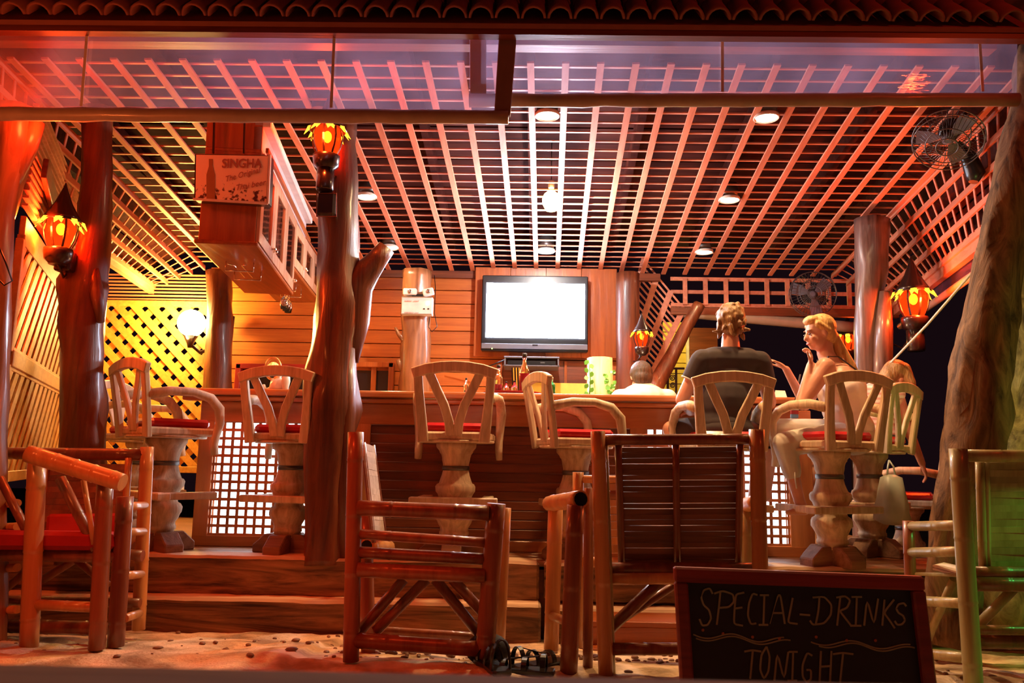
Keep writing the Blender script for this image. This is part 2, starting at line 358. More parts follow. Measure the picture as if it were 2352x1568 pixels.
sleeper(-3.6, 0.10, 4.86, 0.495, 0.23, 0.22, 'upper dark wavy grained timber sleeper under bar stools at left', 5)
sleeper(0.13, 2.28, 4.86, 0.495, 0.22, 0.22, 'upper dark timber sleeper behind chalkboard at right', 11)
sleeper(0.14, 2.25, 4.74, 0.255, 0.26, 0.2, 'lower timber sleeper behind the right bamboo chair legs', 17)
st = thing('wooden_step', 'low orange plank step between right bamboo chair and chalkboard', 'step', (0.75, 4.6, 0.0))
part(st, 'tread', MB().box((0.75, 4.56, 0.235), (0.86, 0.28, 0.03)), teak_x, 0.004)
part(st, 'riser', MB().box((0.75, 4.45, 0.14), (0.84, 0.03, 0.16)), teak_x, 0.004)
part(st, 'tread', MB().box((0.75, 4.40, 0.115), (0.86, 0.14, 0.03)), teak_x, 0.004)

# ------------------------------------------------------------------ ceiling lattice (hipped), roof
def cz(y): return 2.93 + 0.152 * (7.6 - y)
HL, HR = -3.18, 2.97
ce = struct('ceiling', 'open wooden lattice ceiling of battens and thin slats')
for i in range(28):
    y = 4.935 + 0.1168 * (i - 4)
    if y > 7.62: break
    part(ce, 'ceiling_slat', MB().box(((HL + HR) / 2, y, cz(y) + 0.012), (HR - HL, 0.020, 0.008)), slat_m)
for i in range(-16, 16):
    x = 0.02 + 0.207 * i
    if x < HL or x + 0.06 > HR + 0.1: continue
    part(ce, 'ceiling_batten', MB().bar((x - 0.016, 4.40, cz(4.40) - 0.006), (x + 0.073, 7.62, cz(7.62) - 0.006), 0.042, 0.014, (1, 0, 0)), latt_m)
def hip_z(t): return t
def lattice_quad(parent, a0, a1, b0, b1, nb, ns, wb=0.05, ws=0.02, names=('ceiling_batten', 'ceiling_slat'), mats=None, drop=(0, 0, -0.012)):
    # battens run a0->a1 interpolated towards b0->b1; slats cross from the a line to the b line
    mats = mats or (latt_m, slat_m)
    a0, a1, b0, b1 = map(V, (a0, a1, b0, b1)); nrm = (a1 - a0).cross(b0 - a0).normalized()
    for i in range(nb):
        t = i / (nb - 1); p = lerp(a0, b0, t); q = lerp(a1, b1, t)
        part(parent, names[0], MB().bar(p + V(drop), q + V(drop), wb, 0.016, (q - p).cross(nrm)), mats[0])
    for i in range(ns):
        t = (i + 0.5) / ns; p = lerp(a0, a1, t); q = lerp(b0, b1, t)
        part(parent, names[1], MB().bar(p, q, ws, 0.008, (q - p).cross(nrm)), mats[1])
EL0, EL1 = V((-3.10, 4.35, 2.72)), V((-3.72, 7.75, 2.76))
ER0, ER1 = V((2.84, 4.40, 2.66)), V((3.56, 7.65, 2.66))
lattice_quad(ce, (HL, 4.4, cz(4.4)), (HL, 7.62, cz(7.6)), EL0, EL1, 5, 27)
lattice_quad(ce, (HR, 4.4, cz(4.4)), (HR, 7.62, cz(7.6)), ER0, ER1, 5, 27)
single('trim_1', MB().bar(EL0 + V((-.03, 0, -.03)), EL1 + V((-.03, 0, -.03)), 0.11, 0.05), latt_m, 'eave beam under left slope of lattice ceiling', 'beam', EL0, kind='structure')
single('trim_2', MB().bar(ER0 + V((.03, 0, -.04)), ER1 + V((.03, 0, -.04)), 0.14, 0.05), latt_m, 'red lit eave beam under right slope of lattice ceiling', 'beam', ER0, kind='structure')
single('trim_3', MB().box((-0.9, 7.62, 2.88), (4.4, 0.06, 0.07)), dark_x, 'dark wall plate where back wall meets the ceiling', 'beam', (0, 7.6, 2.85), kind='structure')
single('trim_4', MB().box((-.55, 3.98, 3.375), (6.0, 0.08, 0.22)), dark_x, 'long dark front beam behind the clear blinds', 'beam', (0, 3.98, 3.1), kind='structure')
# roof underside boards
rf = struct('roof', 'dark roof over the bar seen through the lattice')
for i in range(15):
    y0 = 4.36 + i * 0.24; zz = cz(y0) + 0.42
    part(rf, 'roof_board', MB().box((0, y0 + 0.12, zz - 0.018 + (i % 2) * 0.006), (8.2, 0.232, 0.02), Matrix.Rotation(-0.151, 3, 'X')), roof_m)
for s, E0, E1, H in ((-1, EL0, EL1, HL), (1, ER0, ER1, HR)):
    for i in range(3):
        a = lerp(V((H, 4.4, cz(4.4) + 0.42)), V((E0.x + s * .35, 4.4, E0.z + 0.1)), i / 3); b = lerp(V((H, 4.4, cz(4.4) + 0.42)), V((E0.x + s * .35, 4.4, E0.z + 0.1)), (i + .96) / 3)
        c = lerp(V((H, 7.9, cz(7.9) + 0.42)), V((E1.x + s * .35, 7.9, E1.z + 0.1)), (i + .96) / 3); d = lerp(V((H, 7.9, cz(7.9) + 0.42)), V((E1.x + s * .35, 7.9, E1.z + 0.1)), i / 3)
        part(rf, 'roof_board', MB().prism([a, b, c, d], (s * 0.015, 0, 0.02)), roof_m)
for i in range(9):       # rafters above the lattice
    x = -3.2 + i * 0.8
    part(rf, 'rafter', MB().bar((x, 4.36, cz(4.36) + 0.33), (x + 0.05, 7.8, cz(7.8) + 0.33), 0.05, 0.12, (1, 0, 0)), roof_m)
# barrel tiles on the front slope: eave row and the rows above it
tile = MB(); sg = 8; L = 0.26
vs = []
for j, (r1, z) in enumerate(((0.060, 0), (0.052, L))):
    for rr in (r1, r1 - 0.012):
        for k2 in range(sg + 1):
            a = PI * k2 / sg; vs.append(V((rr * math.cos(a), z, rr * math.sin(a))))
q = sg + 1
fs = []
for k2 in range(sg):
    fs += [(k2, k2 + 1, 2 * q + k2 + 1, 2 * q + k2), (q + k2 + 1, q + k2, 3 * q + k2, 3 * q + k2 + 1), (k2 + 1, k2, q + k2, q + k2 + 1), (2 * q + k2, 2 * q + k2 + 1, 3 * q + k2 + 1, 3 * q + k2)]
fs += [(0, 2 * q, 3 * q, q), (q - 1, 2 * q - 1, 4 * q - 1, 3 * q - 1)]
tile.add(vs, fs, True)
troof = struct('roof_tiles', 'rows of clay barrel roof tiles along the front eave')
tme = mesh_of('roof_tile', tile, tile_m, None); pit = math.radians(46)
for rrow in range(4):
    for i in range(40):
        o = bpy.data.objects.new('roof_tile', tme); COL.objects.link(o); o.parent = troof
        s_ = rrow * 0.20
        o.location = (-2.60 + i * 0.1245, 3.50 + s_ * math.cos(pit), 3.155 + s_ * math.sin(pit) - 0.012 * abs(noise.noise(V((i, rrow, 0)))))
        o.rotation_euler = (pit, 0, random.uniform(-0.03, 0.03))
part(troof, 'under_tile_sheet', MB().prism([(-2.9, 3.52, 3.14), (2.4, 3.52, 3.14), (2.4, 4.3, 3.14 + .78 * math.tan(pit)), (-2.9, 4.3, 3.14 + .78 * math.tan(pit))], (0, 0.01, -0.02)), tile_m)
single('trim_5', MB().box((-.3, 3.56, 3.115), (5.4, 0.05, 0.045)), dark_x, 'thin dark fascia board under the tile eave', 'fascia', (0, 3.6, 3.1), kind='structure')

# ------------------------------------------------------------------ clear blinds
def blind(name, label, x0p, x1p, ytop0, ytop1, ybot0, ybot1, Y, straps, hem_right, hem_left):
    t = thing(name, label, 'blind', P((x0p + x1p) / 2, ybot0, Y))
    a, b_, c, d = P(x0p, ytop0, Y), P(x1p, ytop1, Y), P(x1p, ybot1, Y), P(x0p, ybot0, Y)
    mb = MB(); n = 40; vs = []
    for j in range(9):
        for i in range(n + 1):
            p = lerp(lerp(a, b_, i / n), lerp(d, c, i / n), j / 8); p = p + V((0, 0.004 * noise.noise(V((p.x * 2, 0, p.z * 4))), 0)); vs.append(p)
    mb.add(vs, [(j * (n + 1) + i, j * (n + 1) + i + 1, (j + 1) * (n + 1) + i + 1, (j + 1) * (n + 1) + i) for j in range(8) for i in range(n)], True)
    part(t, 'clear_sheet', mb, PL)
    r = 0.034
    pts = [lerp(d, c, i / 24) + V((0, 0, -r + 0.006 * noise.noise(V((i * .7, 2, 0))))) for i in range(25)]
    part(t, 'bottom_roll', MB().tube(pts, [r * (1 + .12 * noise.noise(V((i * .9, 5, 1)))) for i in range(25)], 14), pipe_m)
    part(t, 'top_rail', MB().tube([a, b_], 0.010, 8), pipe_m)
    for (xt, xb) in straps:
        f0 = (xt - x0p) / (x1p - x0p)
        p = P(xt, lerp(ytop0, ytop1, f0) + 2, Y) + V((0, -0.02, 0)); q_ = P(xb, lerp(ybot0, ybot1, f0), Y) + V((0, -0.02, 0))
        part(t, 'strap', MB().bar(p, q_, 0.014, 0.003, (1, 0, 0)), strap_m)
    for hx in hem_right:
        part(t, 'hem', MB().hexa([P(hx[2], ybot0 + 22, Y) + V((0, -.015, 0)), P(hx[3], ybot0 + 22, Y) + V((0, -.015, 0)), P(hx[3], ybot0 + 22, Y) + V((0, .015, 0)), P(hx[2], ybot0 + 22, Y) + V((0, .015, 0)),
                                 P(hx[0], ytop1, Y) + V((0, -.01, 0)), P(hx[1], ytop1, Y) + V((0, -.01, 0)), P(hx[1], ytop1, Y) + V((0, .01, 0)), P(hx[0], ytop1, Y) + V((0, .01, 0))]), hem_m, 0.004)
    for hx in hem_left:
        part(t, 'hem', MB().hexa([P(hx[2], ybot0 + 8, Y) + V((0, -.01, 0)), P(hx[3], ybot0 + 8, Y) + V((0, -.01, 0)), P(hx[3], ybot0 + 8, Y) + V((0, .01, 0)), P(hx[2], ybot0 + 8, Y) + V((0, .01, 0)),
                                 P(hx[0], ytop0, Y) + V((0, -.01, 0)), P(hx[1], ytop0, Y) + V((0, -.01, 0)), P(hx[1], ytop0, Y) + V((0, .01, 0)), P(hx[0], ytop0, Y) + V((0, .01, 0))]), hem_m, 0.004)
    return t
blind('clear_blind', 'left clear plastic blind with thick roll hanging under tile eave', -60, 1168, 54, 68, 246, 254, 3.60, [(207, 192), (771, 763)], [(1147, 1188, 1135, 1172)], [])
blind('clear_blind', 'right clear plastic blind with green tinged roll and red lamp reflections', 1078, 2336, 68, 84, 216, 214, 3.72, [(1657, 1657), (2244, 2252)], [], [(1080, 1117, 1080, 1117)])
# side blind along the right eave
t = thing('side_blind', 'rolled clear blind along the right eave beyond tree', 'blind', (3.2, 6, 2.4))
sa, sb, sc, sd = V((2.93, 4.5, 2.62)), V((3.62, 7.65, 2.62)), V((3.62, 7.65, 2.44)), V((2.93, 4.5, 2.44))
part(t, 'clear_sheet', MB().prism([sa, sb, sc, sd], (0.002, 0, 0)), PL)
part(t, 'bottom_roll', MB().tube([lerp(sd, sc, i / 12) for i in range(13)], 0.03, 12), pipe_m)
t = thing('rolled_blind', 'rolled up beige blind under back right lattice band', 'blind', P(1760, 730, 7.75))
part(t, 'roll', MB().tube([lerp(P(1560, 716, 7.75), P(1965, 752, 7.75), i / 12) for i in range(13)], 0.055, 12), pipe_m)
part(t, 'top_rail', MB().bar(P(1540, 704, 7.8), P(2060, 716, 7.8), 0.03, 0.03), strap_m)

# ------------------------------------------------------------------ walls
wb = struct('wall_back', 'back wall of orange horizontal planks')
zt = 2.86; i = 0
WX0, WX1 = P(478, 800, 7.6).x, P(1470, 800, 7.6).x
while zt > 0.5:
    h = 0.134
    # leave openings for the two low windows
    segs = [(WX0, WX1)]
    if zt < 2.02 and zt > 1.2:
        a1, a2 = P(545, 870, 7.6).x, P(735, 870, 7.6).x; b1, b2 = P(790, 870, 7.6).x, P(905, 870, 7.6).x
        segs = [(WX0, a1), (a2, b1), (b2, WX1)]
    for (p, q_) in segs:
        part(wb, 'wall_plank', MB().box(((p + q_) / 2, 7.64, zt - h / 2), (q_ - p, 0.03, h - 0.007)), plank_x, 0.003)
    zt -= h
part(wb, 'wall_backing', MB().box(((WX0 + WX1) / 2, 7.69, 1.7), (WX1 - WX0, 0.04, 2.4)), roof_m)
def window(nm, label, x0, x1, ytop, mats, mull):
    t = struct(nm, label, P((x0 + x1) / 2, 900, 7.6))
    a = P(x0, ytop, 7.58); b_ = P(x1, ytop, 7.58); zb = 1.25
    part(t, 'window_frame', MB().box(((a.x + b_.x) / 2, 7.58, a.z - 0.02), (b_.x - a.x, 0.07, 0.05)).box((a.x + .02, 7.58, (a.z + zb) / 2), (0.05, 0.07, a.z - zb)).box((b_.x - .02, 7.58, (a.z + zb) / 2), (0.05, 0.07, a.z - zb)), mats, 0.004)
    for mx in mull:
        m_ = P(mx, ytop, 7.6).x; part(t, 'mullion', MB().box((m_, 7.6, (a.z + zb) / 2), (0.05, 0.04, a.z - zb - .02)), mats, 0.003)
    part(t, 'pane', MB().box(((a.x + b_.x) / 2, 7.63, (a.z + zb) / 2), (b_.x - a.x - .04, 0.008, a.z - zb)), black_m)
red_frame = plain('red_window_frame', (0.45, 0.03, 0.02), 0.4)
window('window_1', 'low red framed dark window behind left end of counter', 545, 735, 836, red_frame, [638])
window('window_2', 'low teak framed window behind the centre post', 790, 905, 832, teak_z, [860])
# dark board behind the television, with slatted shutter below
pb = struct('wall_panel', 'dark purple brown board behind television')
a, b_ = P(1092, 612, 7.5), P(1418, 822, 7.5)
for i in range(4):
    x0 = lerp(a.x, b_.x, i / 4); x1 = lerp(a.x, b_.x, (i + 1) / 4)
    part(pb, 'panel_board', MB().box(((x0 + x1) / 2, 7.54, (a.z + b_.z) / 2), (x1 - x0 - 0.003, 0.04, a.z - b_.z)), teak_z, 0.002)
sh = struct('window_3', 'louvred shutter below television with thin horizontal slats')
a, b_ = P(1150, 826, 7.5), P(1350, 905, 7.5)
for i in range(16):
    z = lerp(b_.z + .1, a.z, i / 15); part(sh, 'shutter_slat', MB().box(((a.x + b_.x) / 2, 7.575, z), (b_.x - a.x, 0.012, 0.014)), dark_x)
for i in range(5):
    x = lerp(a.x, b_.x, i / 4); part(sh, 'shutter_stile', MB().box((x, 7.56, (a.z + b_.z) / 2), (0.025, 0.02, a.z - b_.z)), teak_z)
part(sh, 'sill_board', MB().box(((a.x + b_.x) / 2 + .2, 7.45, b_.z + 0.0), (b_.x - a.x, 0.03, 0.19)), yellow_w)

def trellis(parent, O, U, Vv, wd, ht, pitch_, sw, frame=True, mat=None, fl_=1):
    O, U, Vv = V(O), V(U).normalized(), V(Vv).normalized(); N = U.cross(Vv); mat = mat or trel_m
    for s in (1, -1):
        c = -ht if s == 1 else 0
        c += pitch_ / 2
        while c < (wd if s == 1 else wd + ht):
            # line u = c + s*v' with v' in [0,ht]
            pts = []
            if s == 1: v0 = max(0, -c); v1 = min(ht, wd - c); pts = [(c + v0, v0), (c + v1, v1)]
            else: v0 = max(0, c - wd); v1 = min(ht, c); pts = [(c - v0, v0), (c - v1, v1)]
            if v1 - v0 > 0.03:
                p = O + U * pts[0][0] + Vv * pts[0][1] + N * (0.011 * s * fl_); q_ = O + U * pts[1][0] + Vv * pts[1][1] + N * (0.011 * s * fl_)
                part(parent, 'trellis_slat', MB().bar(p, q_, sw, 0.010, (q_ - p).cross(N)), mat)
            c += pitch_
    if frame:
        for (p, q_) in (((0, 0), (wd, 0)), ((0, ht), (wd, ht)), ((0, 0), (0, ht)), ((wd, 0), (wd, ht))):
            part(parent, 'trellis_rail', MB().bar(O + U * p[0] + Vv * p[1], O + U * q_[0] + Vv * q_[1], 0.06, 0.04, (q__n := (Vv if p[1] == q_[1] else U))), mat, 0.003)
wl = struct('wall_left', 'left side wall of diagonal trellis panels between rails')
A = V((-2.78, 4.20, 0)); Bp = V((-4.25, 7.65, 0)); U = (Bp - A); LEN = U.length; U.normalize()
# rails follow the photograph: two stacked panels
trellis(wl, A + V((0, 0, 1.62)), U, V((0, 0, 1)), LEN, 0.62, 0.170, 0.072)
trellis(wl, A + V((0, 0, 0.95)), U, V((0, 0, 1)), LEN, 0.60, 0.170, 0.072)
part(wl, 'trellis_rail', MB().bar(A + V((0, 0, 1.585)), Bp + V((0, 0, 1.585)), 0.09, 0.06), trel_m, 0.004)
part(wl, 'cap_board', MB().bar(A + V((0, 0, 2.31)), Bp + V((0, 0, 2.31)), 0.13, 0.03), trel_m, 0.004)
for i in range(15):
    part(wl, 'upper_slat', MB().bar(A + V((0, 0, 2.44 + i * .045)), Bp + V((0, 0, 2.44 + i * .045)), 0.014, 0.03), slat_m)
part(wl, 'brace_board', MB().bar(A + U * .2 + V((.05, 0, 2.72)), A + U * 1.4 + V((.05, 0, 2.45)), 0.13, 0.03), dark_x, 0.004)
wr = struct('wall_rear_left', 'yellow lit trellis wall beside the bright lamp')
trellis(wr, (-4.25, 7.72, 0.95), (1, 0, 0), (0, 0, 1), 1.35, 1.62, 0.170, 0.070, fl_=-1)
for i in range(8):
    part(wr, 'upper_slat', MB().box((-3.55, 7.74, 2.62 + i * .035), (1.4, 0.03, 0.014)), slat_m)

# back right band of lattice, right side lattice wing
bl = struct('lattice_band', 'upright lattice band above the open back right side')
a0, a1 = P(1540, 640, 7.7), P(2060, 650, 7.7); zb = P(1700, 702, 7.7).z
for z in (a0.z, (a0.z + zb) / 2, zb):
    part(bl, 'band_rail', MB().box(((a0.x + a1.x) / 2, 7.70, z), (a1.x - a0.x, 0.02, 0.035)), latt_m)
i = 0; x = P(1525+47, 640, 7.7).x
while x < a1.x:
    part(bl, 'band_upright', MB().box((x, 7.68, (a0.z + zb) / 2), (0.042, 0.02, a0.z - zb)), latt_m); x += 0.2
part(bl, 'band_beam', MB().box(((a0.x + a1.x) / 2, 7.72, zb - 0.06), (a1.x - a0.x, 0.06, 0.07)), dark_x)
wg = struct('lattice_wing', 'sloping lattice wing beside the leaning log')
lattice_quad(wg, P(1425, 800, 7.9), P(1480, 590, 7.6), P(1492, 865, 7.9), P(1572, 702, 7.7), 4, 16, 0.055, 0.018, ('wing_batten', 'wing_slat'))

# ------------------------------------------------------------------ logs and posts
def log(label, rows, mat, Y0, cat='post', name='log_post', seed=0, lump=0.22, seg=18, extra=None):
    # rows: (px centre, py, radius px, Y)
    pts = [P(r[0], r[1], r[3] if len(r) > 3 else Y0) for r in rows]
    rs = [r[2] * (r[3] if len(r) > 3 else Y0) / F for r in rows]
    # resample
    pp, rr = [], []
    for i in range(len(pts) - 1):
        for k in range(5):
            t = k / 5; pp.append(lerp(pts[i], pts[i + 1], t)); rr.append(lerp(rs[i], rs[i + 1], t))
    pp.append(pts[-1]); rr.append(rs[-1])
    t = thing(name, label, cat, pts[-1])
    part(t, 'trunk', MB().tube(pp, rr, seg, True, lump, seed), mat)
    if extra:
        for (nm, rws) in extra:
            ps = [P(*r[:2], r[3] if len(r) > 3 else Y0) for r in rws]; rs2 = [r[2] * Y0 / F for r in rws]
            part(t, nm, MB().tube(ps, rs2, 14, True, lump * .6, seed + 3), mat)
    return t
log('tall red brown tree post with sawn branch standing before the counter', [(772, 278, 46), (776, 420, 46), (780, 560, 48), (780, 620, 50), (778, 700, 54), (768, 780, 52), (762, 860, 58), (760, 940, 64), (754, 1040, 52), (752, 1140, 50), (752, 1230, 52), (752, 1292, 54)], log_red, 4.98, seed=3,
    extra=[('branch', [(800, 830, 24), (814, 740, 34), (818, 660, 36), (846, 620, 30), (868, 594, 25), (888, 568, 22)]), ('root_ridge', [(800, 800, 16, 4.93), (796, 950, 20, 4.92), (790, 1120, 18, 4.92), (792, 1290, 16, 4.92)])])
log('thick red brown tree post behind left bamboo chair', [(224, 250, 34), (222, 420, 34), (216, 560, 38), (208, 610, 42), (194, 650, 52), (188, 740, 50), (190, 860, 46), (192, 1000, 48), (192, 1180, 52), (190, 1290, 54)], log_red, 4.85, seed=9,
    extra=[('knot_ridge', [(214, 600, 10, 4.8), (222, 680, 16, 4.78), (232, 740, 8, 4.78)])])
log('forked near trunk lit red at the left edge', [(40, 250, 52), (30, 330, 46), (12, 420, 36), (-4, 500, 34), (-8, 650, 32), (-14, 850, 30), (-20, 1050, 32), (-24, 1300, 36), (-28, 1560, 40)], log_pale, 3.95, seed=21,
    extra=[('branch', [(2, 460, 18), (36, 400, 20), (66, 340, 20), (84, 280, 20)])])
log('grey pink post behind the seated woman', [(2004, 505, 40), (2002, 620, 35), (1992, 740, 27), (1989, 880, 25), (1990, 1100, 28), (1992, 1262, 30)], wood('log_grey_brown', (0.07, 0.03, 0.022), (0.26, 0.15, 0.12), 'Z', 0.3, 0.4, 0.5, 16, 1.0), 6.2, seed=31,
    extra=[('stub', [(2026, 900, 22, 6.1), (2030, 760, 20, 6.1), (2032, 670, 12, 6.1)])])
log('pale log post under the emergency light', [(958, 622, 34), (956, 700, 34), (955, 800, 34), (952, 900, 36), (950, 1240, 38)], log_pale, 7.35, seed=41,
    extra=[('stub', [(928, 780, 8, 7.3), (916, 768, 5, 7.3), (908, 752, 3, 7.3)]), ('stub', [(926, 850, 9, 7.3), (914, 826, 6, 7.3)])])
log('smooth reddish log post beside the television board', [(1442, 628, 27), (1442, 760, 27), (1442, 900, 28), (1442, 1220, 30)], log_red, 7.35, seed=47, lump=.08)
log('dark log post carrying the bright yellow wall lamp', [(504, 622, 28), (504, 700, 28), (502, 800, 30), (500, 900, 32), (500, 1210, 32)], log_red, 7.35, seed=51)
log('leaning log strut behind the seated man', [(1606, 700, 14, 7.5), (1576, 752, 15, 7.45), (1542, 820, 17, 7.4), (1506, 884, 20, 7.3), (1420, 1100, 24, 7.2), (1372, 1232, 24, 7.2)], log_red, 7.3, 'log', 'leaning_log', 57, .1)
# right trees
log('tall leaning brown tree trunk at the right edge', [(2400, 120, 60), (2368, 270, 50), (2335, 400, 50), (2300, 560, 46), (2276, 700, 52), (2256, 850, 62), (2236, 1000, 62), (2212, 1150, 56), (2192, 1290, 54), (2186, 1480, 58)], bark, 4.16, 'tree', 'leaning_tree', 61, .3, 24)
log('thick mossy green tree trunk behind the leaning one', [(2560, 350, 70), (2450, 480, 85), (2385, 600, 95), (2352, 720, 104), (2345, 900, 108), (2345, 1060, 112), (2350, 1250, 118), (2350, 1440, 130)], bark_g, 4.9, 'tree', 'mossy_tree', 67, .3, 24)

# ------------------------------------------------------------------ bar counter
CT = 1.535; CF = 5.30; BF = 5.42
x0, x1 = P(405, 888, CF).x, P(1832, 915, CF).x
ct = thing('bar_counter', 'long teak bar counter with glowing lattice panels and dark plank front', 'counter', ((x0 + x1) / 2, BF, FLZ))
prof = [(0, -0.045), (0, -0.012), (0.012, 0), (0.62, 0), (0.62, -0.045)]
part(ct, 'worktop', MB().prism([(x0, CF + a, CT + b_) for a, b_ in prof], (x1 - x0, 0, 0)), counter_m, 0.006)
part(ct, 'moulding', MB().box(((x0 + x1) / 2, CF + .09, CT - .065), (x1 - x0 - .06, 0.12, 0.03)), counter_m, 0.008)
bx0, bx1 = P(450, 1100, BF).x, P(1874, 1100, BF).x - .02
part(ct, 'front_rail', MB().box(((bx0 + bx1) / 2, BF + .02, CT - .15), (bx1 - bx0, 0.05, 0.14)), counter_m, 0.004)
part(ct, 'bottom_rail', MB().box(((bx0 + bx1) / 2, BF + .02, FLZ + .035), (bx1 - bx0, 0.05, 0.07)), counter_m, 0.004)
px_lp = (492, 718); px_mid = (852, 1446); px_rp = (1490, 1812)
def cx(px, py=1100): return P(px, py, BF).x
stiles = [(bx0, cx(484)), (cx(712), cx(846)), (cx(1448), cx(1486)), (cx(1812), bx1)]
for (p, q_) in stiles:
    part(ct, 'stile', MB().box(((p + q_) / 2, BF + .02, (FLZ + CT - .1) / 2 + .0), (q_ - p, 0.048, CT - .15 - FLZ)), counter_z, 0.004)
# dark plank front
z = FLZ + 0.08; zt_ = CT - 0.22
while z < zt_ - 0.03:
    h = min(0.062, zt_ - z)
    part(ct, 'front_plank', MB().box(((cx(846) + cx(1448)) / 2, BF + .035, z + h / 2), (cx(1448) - cx(846), 0.02, h - 0.004)), teak_x if False else dark_x, 0.003); z += 0.062
part(ct, 'inner_board', MB().box(((bx0 + bx1) / 2, BF + .42, (FLZ + CT) / 2 - .06), (bx1 - bx0, 0.02, CT - FLZ - .12)), dark_x)
part(ct, 'end_board', MB().box((bx0 + .02, BF + .24, (FLZ + CT) / 2 - .05), (0.03, 0.42, CT - FLZ - .10)), teak_z)
part(ct, 'end_board', MB().box((bx1 - .02, BF + .24, (FLZ + CT) / 2 - .05), (0.03, 0.42, CT - FLZ - .10)), teak_z)
for (pa, pb_) in ((484, 712), (1486, 1812)):
    xa, xb = cx(pa), cx(pb_); zb_, zt2 = FLZ + .075, CT - .215
    n_ = round((xb - xa) / 0.0585)
    for i in range(n_ + 1):
        part(ct, 'lattice_upright', MB().box((lerp(xa, xb, i / n_), BF + .028, (zb_ + zt2) / 2), (0.021, 0.010, zt2 - zb_)), counter_z)
    n_ = round((zt2 - zb_) / 0.0565)
    for i in range(n_ + 1):
        part(ct, 'lattice_crosspiece', MB().box(((xa + xb) / 2, BF + .018, lerp(zb_, zt2, i / n_)), (xb - xa, 0.010, 0.020)), counter_m)
    part(ct, 'backlight_panel', MB().box(((xa + xb) / 2, BF + .10, (zb_ + zt2) / 2), (xb - xa, 0.012, zt2 - zb_)), back_m, label='glowing white backlight panel')

# ------------------------------------------------------------------ bar stools
def stool_proto():
    t = thing('bar_stool', 'x', 'bar stool', (0, 0, 0), 0, 'carved bar stools along the counter')
    for R in (0, PI / 2):
        m_ = Matrix.Rotation(R, 3, 'Z')
        poly = [(-.21, 0, 0), (.21, 0, 0), (.21, 0, .05), (.13, 0, .12), (-.13, 0, .12), (-.21, 0, .05)]
        part(t, 'base_block', MB().prism([m_ @ V((p[0], -.06, p[2])) for p in poly], m_ @ V((0, .12, 0))), raw_dark, 0.006, local=True)
    prof = [(.088, .10), (.086, .13), (.094, .135), (.094, .155), (.088, .16), (.090, .18), (.102, .20), (.112, .225), (.122, .24), (.124, .27), (.114, .29), (.096, .30), (.090, .32), (.100, .335), (.102, .36), (.112, .385), (.124, .40), (.126, .43), (.118, .445), (.106, .45), (.098, .47), (.088, .50), (.082, .53), (.082, .57), (.088, .59), (.090, .61), (.096, .63), (.104, .64), (.106, .65), (.124, .67), (.128, .68), (.128, .70)]
    part(t, 'pedestal', MB().lathe((0, 0, 0), prof, 20, None, .05), raw_p, local=True)
    part(t, 'iron_band', MB().lathe((0, 0, 0), [(.080, .53), (.087, .53), (.087, .558), (.080, .558)], 20), iron, local=True)
    part(t, 'footrest', MB().box((0, -.12, .345), (.54, .085, .045)), raw, 0.006, local=True)
    for s in (-1, 1): part(t, 'footrest_bracket', MB().box((s * .20, .085, .345), (.07, .32, .043)), raw, 0.006, local=True)
    part(t, 'seat_plate', MB().lathe((0, 0, 0), [(.235, .70), (.24, .705), (.24, .715)], 28), raw, local=True)
    poly = [(-.20, -.22), (.20, -.22), (.24, .20), (-.24, .20)]
    part(t, 'seat_frame', MB().prism([(a, b_, .715) for a, b_ in poly], (0, 0, .05)), raw, 0.012, local=True)
    part(t, 'cushion', MB().prism([(a * .9, b_ * .88, .765) for a, b_ in poly], (0, 0, .055)), red_cush, 0.018, local=True)
    for s in (-1, 1):
        part(t, 'back_post', MB().sweep([(s * .185, -.215, .70), (s * .20, -.235, .85), (s * .215, -.26, 1.00), (s * .222, -.28, 1.115)], [.068, .060, .054, .052], .034, (1, 0, 0)), raw, 0.006, local=True)
        pts = [(s * .022, -.215, .74), (s * .030, -.228, .82), (s * .06, -.245, .92), (s * .11, -.262, 1.02), (s * .160, -.28, 1.125)]
        part(t, 'back_splat', MB().sweep(pts, .056, .022, (1, 0, 0)), raw, 0.005, local=True)
        arm = [(s * .215, -.24, .955), (s * .24, -.12, .985), (s * .262, .02, .985), (s * .272, .13, .955), (s * .276, .19, .89), (s * .268, .205, .80), (s * .262, .19, .72), (s * .262, .18, .66), (s * .266, .19, .60)]
        part(t, 'armrest', MB().tube(arm, [.030, .030, .028, .030, .030, .027, .025, .026, .023], 12, True, .22, s * 3), raw, local=True)
    top = [(-.256, -.278, 1.110), (-.17, -.282, 1.138), (-.08, -.285, 1.152), (0, -.286, 1.156), (.08, -.285, 1.152), (.17, -.282, 1.138), (.256, -.278, 1.110)]
    part(t, 'top_rail', MB().sweep(top, .068, .036, (0, 0, 1)), raw, 0.006, local=True)
    return t
proto = stool_proto()
stools = [
    (372, 5.10, -40, FLZ, 'pale carved bar stool turned right at far left end of counter', 1.0),
    (664, 5.14, -10, FLZ, 'pale carved bar stool half hidden behind centre tree post', .97),
    (1045, 5.08, 0, FLZ, 'empty pale carved bar stool with its back to camera at counter centre', 1.0),
    (1322, 5.10, -72, FLZ, 'pale carved bar stool turned sideways right of the centre stool', .97),
    (1662, 5.06, 2, FLZ, 'pale carved bar stool under the seated man in dark shirt', .97),
    (1908, 5.02, 22, FLZ, 'pale carved bar stool under the seated blond woman', .98),
    (2000, 5.62, 42, FLZ, 'shadowed carved bar stool behind the blond woman', .98),
    (2080, 6.25, 62, 0.10, 'low standing carved bar stool beside leaning tree', .98),
    (318, 6.15, -95, FLZ, 'carved bar stool behind the far left one near trellis', .98)]
